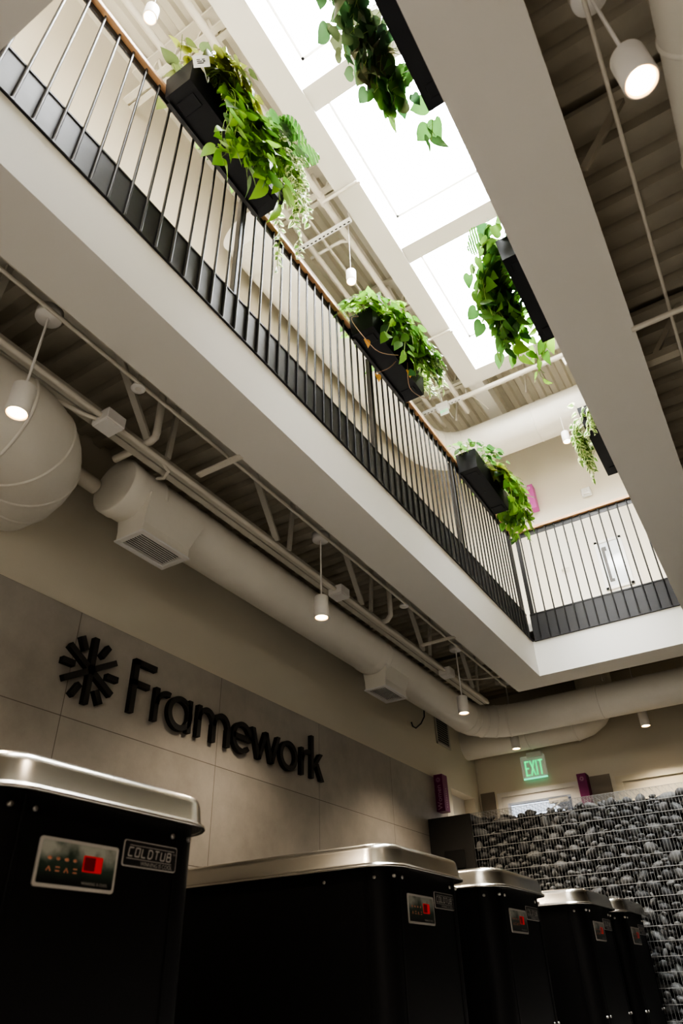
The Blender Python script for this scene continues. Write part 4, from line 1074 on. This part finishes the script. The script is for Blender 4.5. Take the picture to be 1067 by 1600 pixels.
def make_tub(label):
    # origin: floor centre; built around x=0,y=0. front (label) face towards +x
    t = thing('cold_tub', label, 'cold plunge tub', (0, 0, zf), 'row of cold tubs')
    hx, hy = .70, .36; zl = .408
    mb = MB(); loft(mb, 0, 0, hx, hy, .08, [(.0, zf + .015), (0, zl + .02)]); mb.build('tub_body', M['tub'], t)
    MB().box(-hx + .05, hx - .05, -hy + .05, hy - .05, zf, zf + .016).build('plinth', M['dark'], t)
    for sx in (-1, 1):
        for sy in (-1, 1):
            x = sx * hx; y = sy * hy
            MB().bbox(*sorted((x - sx * .004, x + sx * .003)), *sorted((y - sy * .108, y - sy * .092)), zf + .02, zl - .002, .0015).build('corner_strap', M['tub'], t)
            if sy < 0: MB().bbox(*sorted((x - sx * .108, x - sx * .092)), *sorted((y - sy * .004, y + sy * .003)), zf + .02, zl - .002, .0015).build('side_strap', M['tub'], t)
    for sy in (-1, 1):
        for dy in (.058, .125):
            for z in (.379, -.165):
                y = sy * (hy - .0 - dy); 
                if dy < .06: p0, p1 = Vector((hx - .006, y, z)), Vector((hx + .0065, y, z))
                else: p0, p1 = Vector((hx - .002, y, z)), Vector((hx + .0065, y, z))
                bt = MB(); bt.tube([p0, p0.lerp(p1, .7), p1], [.0070, .0070, .0048], 12); bt.build('bolt', M['bolt'], t)
    for sy in (-1, 1):
        for x in (hx - .06, hx - .30, -hx + .2):
            bt = MB(); bt.tube([(x, sy * (hy - .002), .374), (x, sy * (hy + .004), .374), (x, sy * (hy + .0065), .374)], [.0070, .0070, .0048], 12); bt.build('bolt', M['bolt'], t)
    # lid
    lx, ly = .748, .405
    mb = MB(); loft(mb, 0, 0, lx, ly, .14, [(.012, zl + .004), (.002, zl), (0, zl + .003), (.001, zl + .009), (.010, zl + .012), (.013, zl + .017), (.021, zl + .066), (.025, zl + .077), (.033, zl + .086), (.044, zl + .091), (.058, zl + .093)], True, True)
    mb.build('lid', M['lid'], t)
    # control panel on the front face
    xf = hx + .001; yc = -.205; w, h = .245, .107; z0 = .325
    o0 = Vector((xf, yc, z0 - h))
    pn = MB()
    def rr(mb, y0, z0_, w, h, r, x, d):
        q = [(w / 2 + px, h / 2 + py) for px, py in rrect(w / 2, h / 2, r, 4)]
        mb.poly(q, (x, y0, z0_), (0, 1, 0), (0, 0, 1), d)
    rr(pn, yc, z0 - h, w, h, .008, xf, .004)
    fr = pn.build('control_panel', M['silver'], t)
    pn = MB(); rr(pn, yc + .008, z0 - h + .008, w - .016, h - .016, .004, xf + .0042, .0008); pn.build('picture', M['picture'], fr)
    pn = MB(); rr(pn, yc + .135, z0 - .066, .060, .036, .002, xf + .005, .0008); pn.build('display', M['redlcd'], fr)
    pn = MB(); rr(pn, yc + .138, z0 - .063, .034, .030, .002, xf + .0058, .0005); pn.build('display_digits', M['redlcd2'], fr)
    ic = MB()
    for k in range(4):
        ic.ell(Matrix.Translation((xf + .005, yc + .035 + .025 * k, z0 - .045)) @ Matrix.Diagonal((.001, .007 - .001 * (k % 2), .004, 1)), 8, 4)
        strokes(ic, Vector((xf + .005, yc + .030 + .026 * k, z0 - .073)), Vector((0, 1, 0)), Vector((0, 0, 1)), [(0, 0, .006, .010), (.006, .010, .012, 0)] if k % 2 == 0 else [(0, .010, .012, .010), (0, .002, .012, .002)], .003, .0006)
    ic.build('icons', M['icon'], fr)
    q = text_mb('WINNING IS COOL', .0095, (xf + .005, yc + .180, z0 - .091), (0, 1, 0), (0, 0, 1), .0006); q.build('lettering', M['silver'], fr)
    # nameplate
    y1 = yc + w + .016; w2, h2 = .200, .064; z1 = .350
    pn = MB(); rr(pn, y1, z1 - h2, w2, h2, .007, xf, .003); np_ = pn.build('nameplate', M['silver'], t)
    pn = MB(); rr(pn, y1 + .003, z1 - h2 + .003, w2 - .006, h2 - .006, .005, xf + .0032, .0006); pn.build('plate_face', M['plate'], np_)
    q = MB(); o = Vector((xf + .0038, y1 + .012, z1 - .043))
    GL = {'C': [(.6, 1, 0, 1), (0, 1, 0, 0), (0, 0, .6, 0)], 'O': [(0, 0, .6, 0), (.6, 0, .6, 1), (.6, 1, 0, 1), (0, 1, 0, 0)], 'L': [(0, 1, 0, 0), (0, 0, .58, 0)],
          'D': [(0, 0, .42, 0), (.42, 0, .6, .2), (.6, .2, .6, .8), (.6, .8, .42, 1), (.42, 1, 0, 1), (0, 1, 0, 0)], 'T': [(-.02, 1, .62, 1), (.3, 1, .3, 0)],
          'U': [(0, 1, 0, 0), (0, 0, .6, 0), (.6, 0, .6, 1)], 'B': [(0, 0, .6, 0), (.6, 0, .6, .5), (.6, .5, .52, .5), (.52, .5, .52, 1), (.52, 1, 0, 1), (0, 1, 0, 0), (0, .52, .56, .52)]}
    gh, gp = .0205, .0238
    for k, chh in enumerate('COLDTUB'):
        strokes(q, Vector((xf + .0038, y1 + .017 + gp * k, z1 - .0385)), Vector((0, 1, 0)), Vector((0, .16, 1)), [(a * gh * 1.2, b * gh, c_ * gh * 1.2, d_ * gh) for a, b, c_, d_ in GL[chh]], .0034, .0005)
    a = text_mb('TM', .007, (xf + .0038, y1 + w2 - .012, z1 - .020), (0, 1, 0), (0, 0, 1), .0005); q.add(a.v, a.f)
    a = text_mb('WINNING IS COOL', .0145, (xf + .0038, y1 + w2 * .62, z1 - .054), (0, 1, 0), (0, 0, 1), .0005, sx=.95); q.add(a.v, a.f)
    for zz, ya, yb in ((z1 - .013, .020, w2 - .012), (z1 - .0455, .012, w2 - .020)): q.box(xf + .0038, xf + .0043, y1 + ya, y1 + yb, zz, zz + .0016)
    q.build('lettering', M['silver'], np_)
    return t
tubs = ((1.49, 1.338, 'nearest cold tub at the left edge, black with steel lid and red display'), (1.407, 3.07, 'second cold tub in the row, long black side and steel lid in view'), (1.333, 4.05, 'third cold tub in the row, before the dark gabion post'), (1.252, 5.335, 'fourth cold tub in the row, narrow black front with steel lid'), (1.204, 6.165, 'farthest cold tub in the row, closest to the gabion stones'))
t0 = make_tub(tubs[0][2])
for i, (x, y, s) in enumerate(tubs):
    L_ = (-x - .748, y, zf)
    if i == 0: t0.location = (L_[0], L_[1], zf + H)
    else: dup(t0, L_, s)

# ------------------------------------------------------------------ light, world, camera
w = bpy.data.worlds.new('sky'); scene.world = w; w.use_nodes = True
bg = w.node_tree.nodes['Background']; bg.inputs[0].default_value = (.80, .88, 1.0, 1); bg.inputs[1].default_value = 2.2
def area(name, loc, rot, sx, sy, e, c=(1, 1, 1)):
    l = bpy.data.lights.new(name, 'AREA'); l.shape = 'RECTANGLE'; l.size = sx; l.size_y = sy; l.energy = e; l.color = c
    o = bpy.data.objects.new(name, l); col.objects.link(o); o.location = (loc[0], loc[1], loc[2] + H); o.rotation_euler = rot
    return o
area('lower_fill', (.2, YF + .05, 1.0), (math.radians(90), 0, 0), 4.5, 2.2, 46, (1, .93, .84))  # added fill behind the camera, no opening in the front wall
area('upper_fill', (-1.0, YF + .05, 5.3), (math.radians(90), 0, 0), 5.0, 2.4, 260, (1, .97, .92))  # added fill that brightens the upper deck and walls

cd = bpy.data.cameras.new('camera'); cam = bpy.data.objects.new('camera', cd); col.objects.link(cam); scene.camera = cam
cd.sensor_fit = 'HORIZONTAL'; cd.sensor_width = 24; cd.lens = 24.01
yaw, pit, roll = -0.536387807, 0.611787514, -0.0336349759
fw_ = Vector((math.sin(yaw) * math.cos(pit), math.cos(yaw) * math.cos(pit), math.sin(pit)))
rt = Vector((math.cos(yaw), -math.sin(yaw), 0)); up_ = rt.cross(fw_)
r2 = rt * math.cos(roll) + up_ * math.sin(roll); u2 = -rt * math.sin(roll) + up_ * math.cos(roll)
m = Matrix((r2, u2, -fw_)).transposed().to_4x4(); m.translation = (0, 0, H); cam.matrix_world = m
cd.clip_start = .02
cd.dof.use_dof = True; cd.dof.focus_distance = 5.2; cd.dof.aperture_fstop = 3.2
scene.view_settings.view_transform = 'AgX'
scene.view_settings.look = 'AgX - High Contrast'
scene.view_settings.exposure = 0.0
scene.cycles.use_denoising = True
scene.cycles.caustics_reflective = False; scene.cycles.caustics_refractive = False
scene.cycles.sample_clamp_indirect = 6
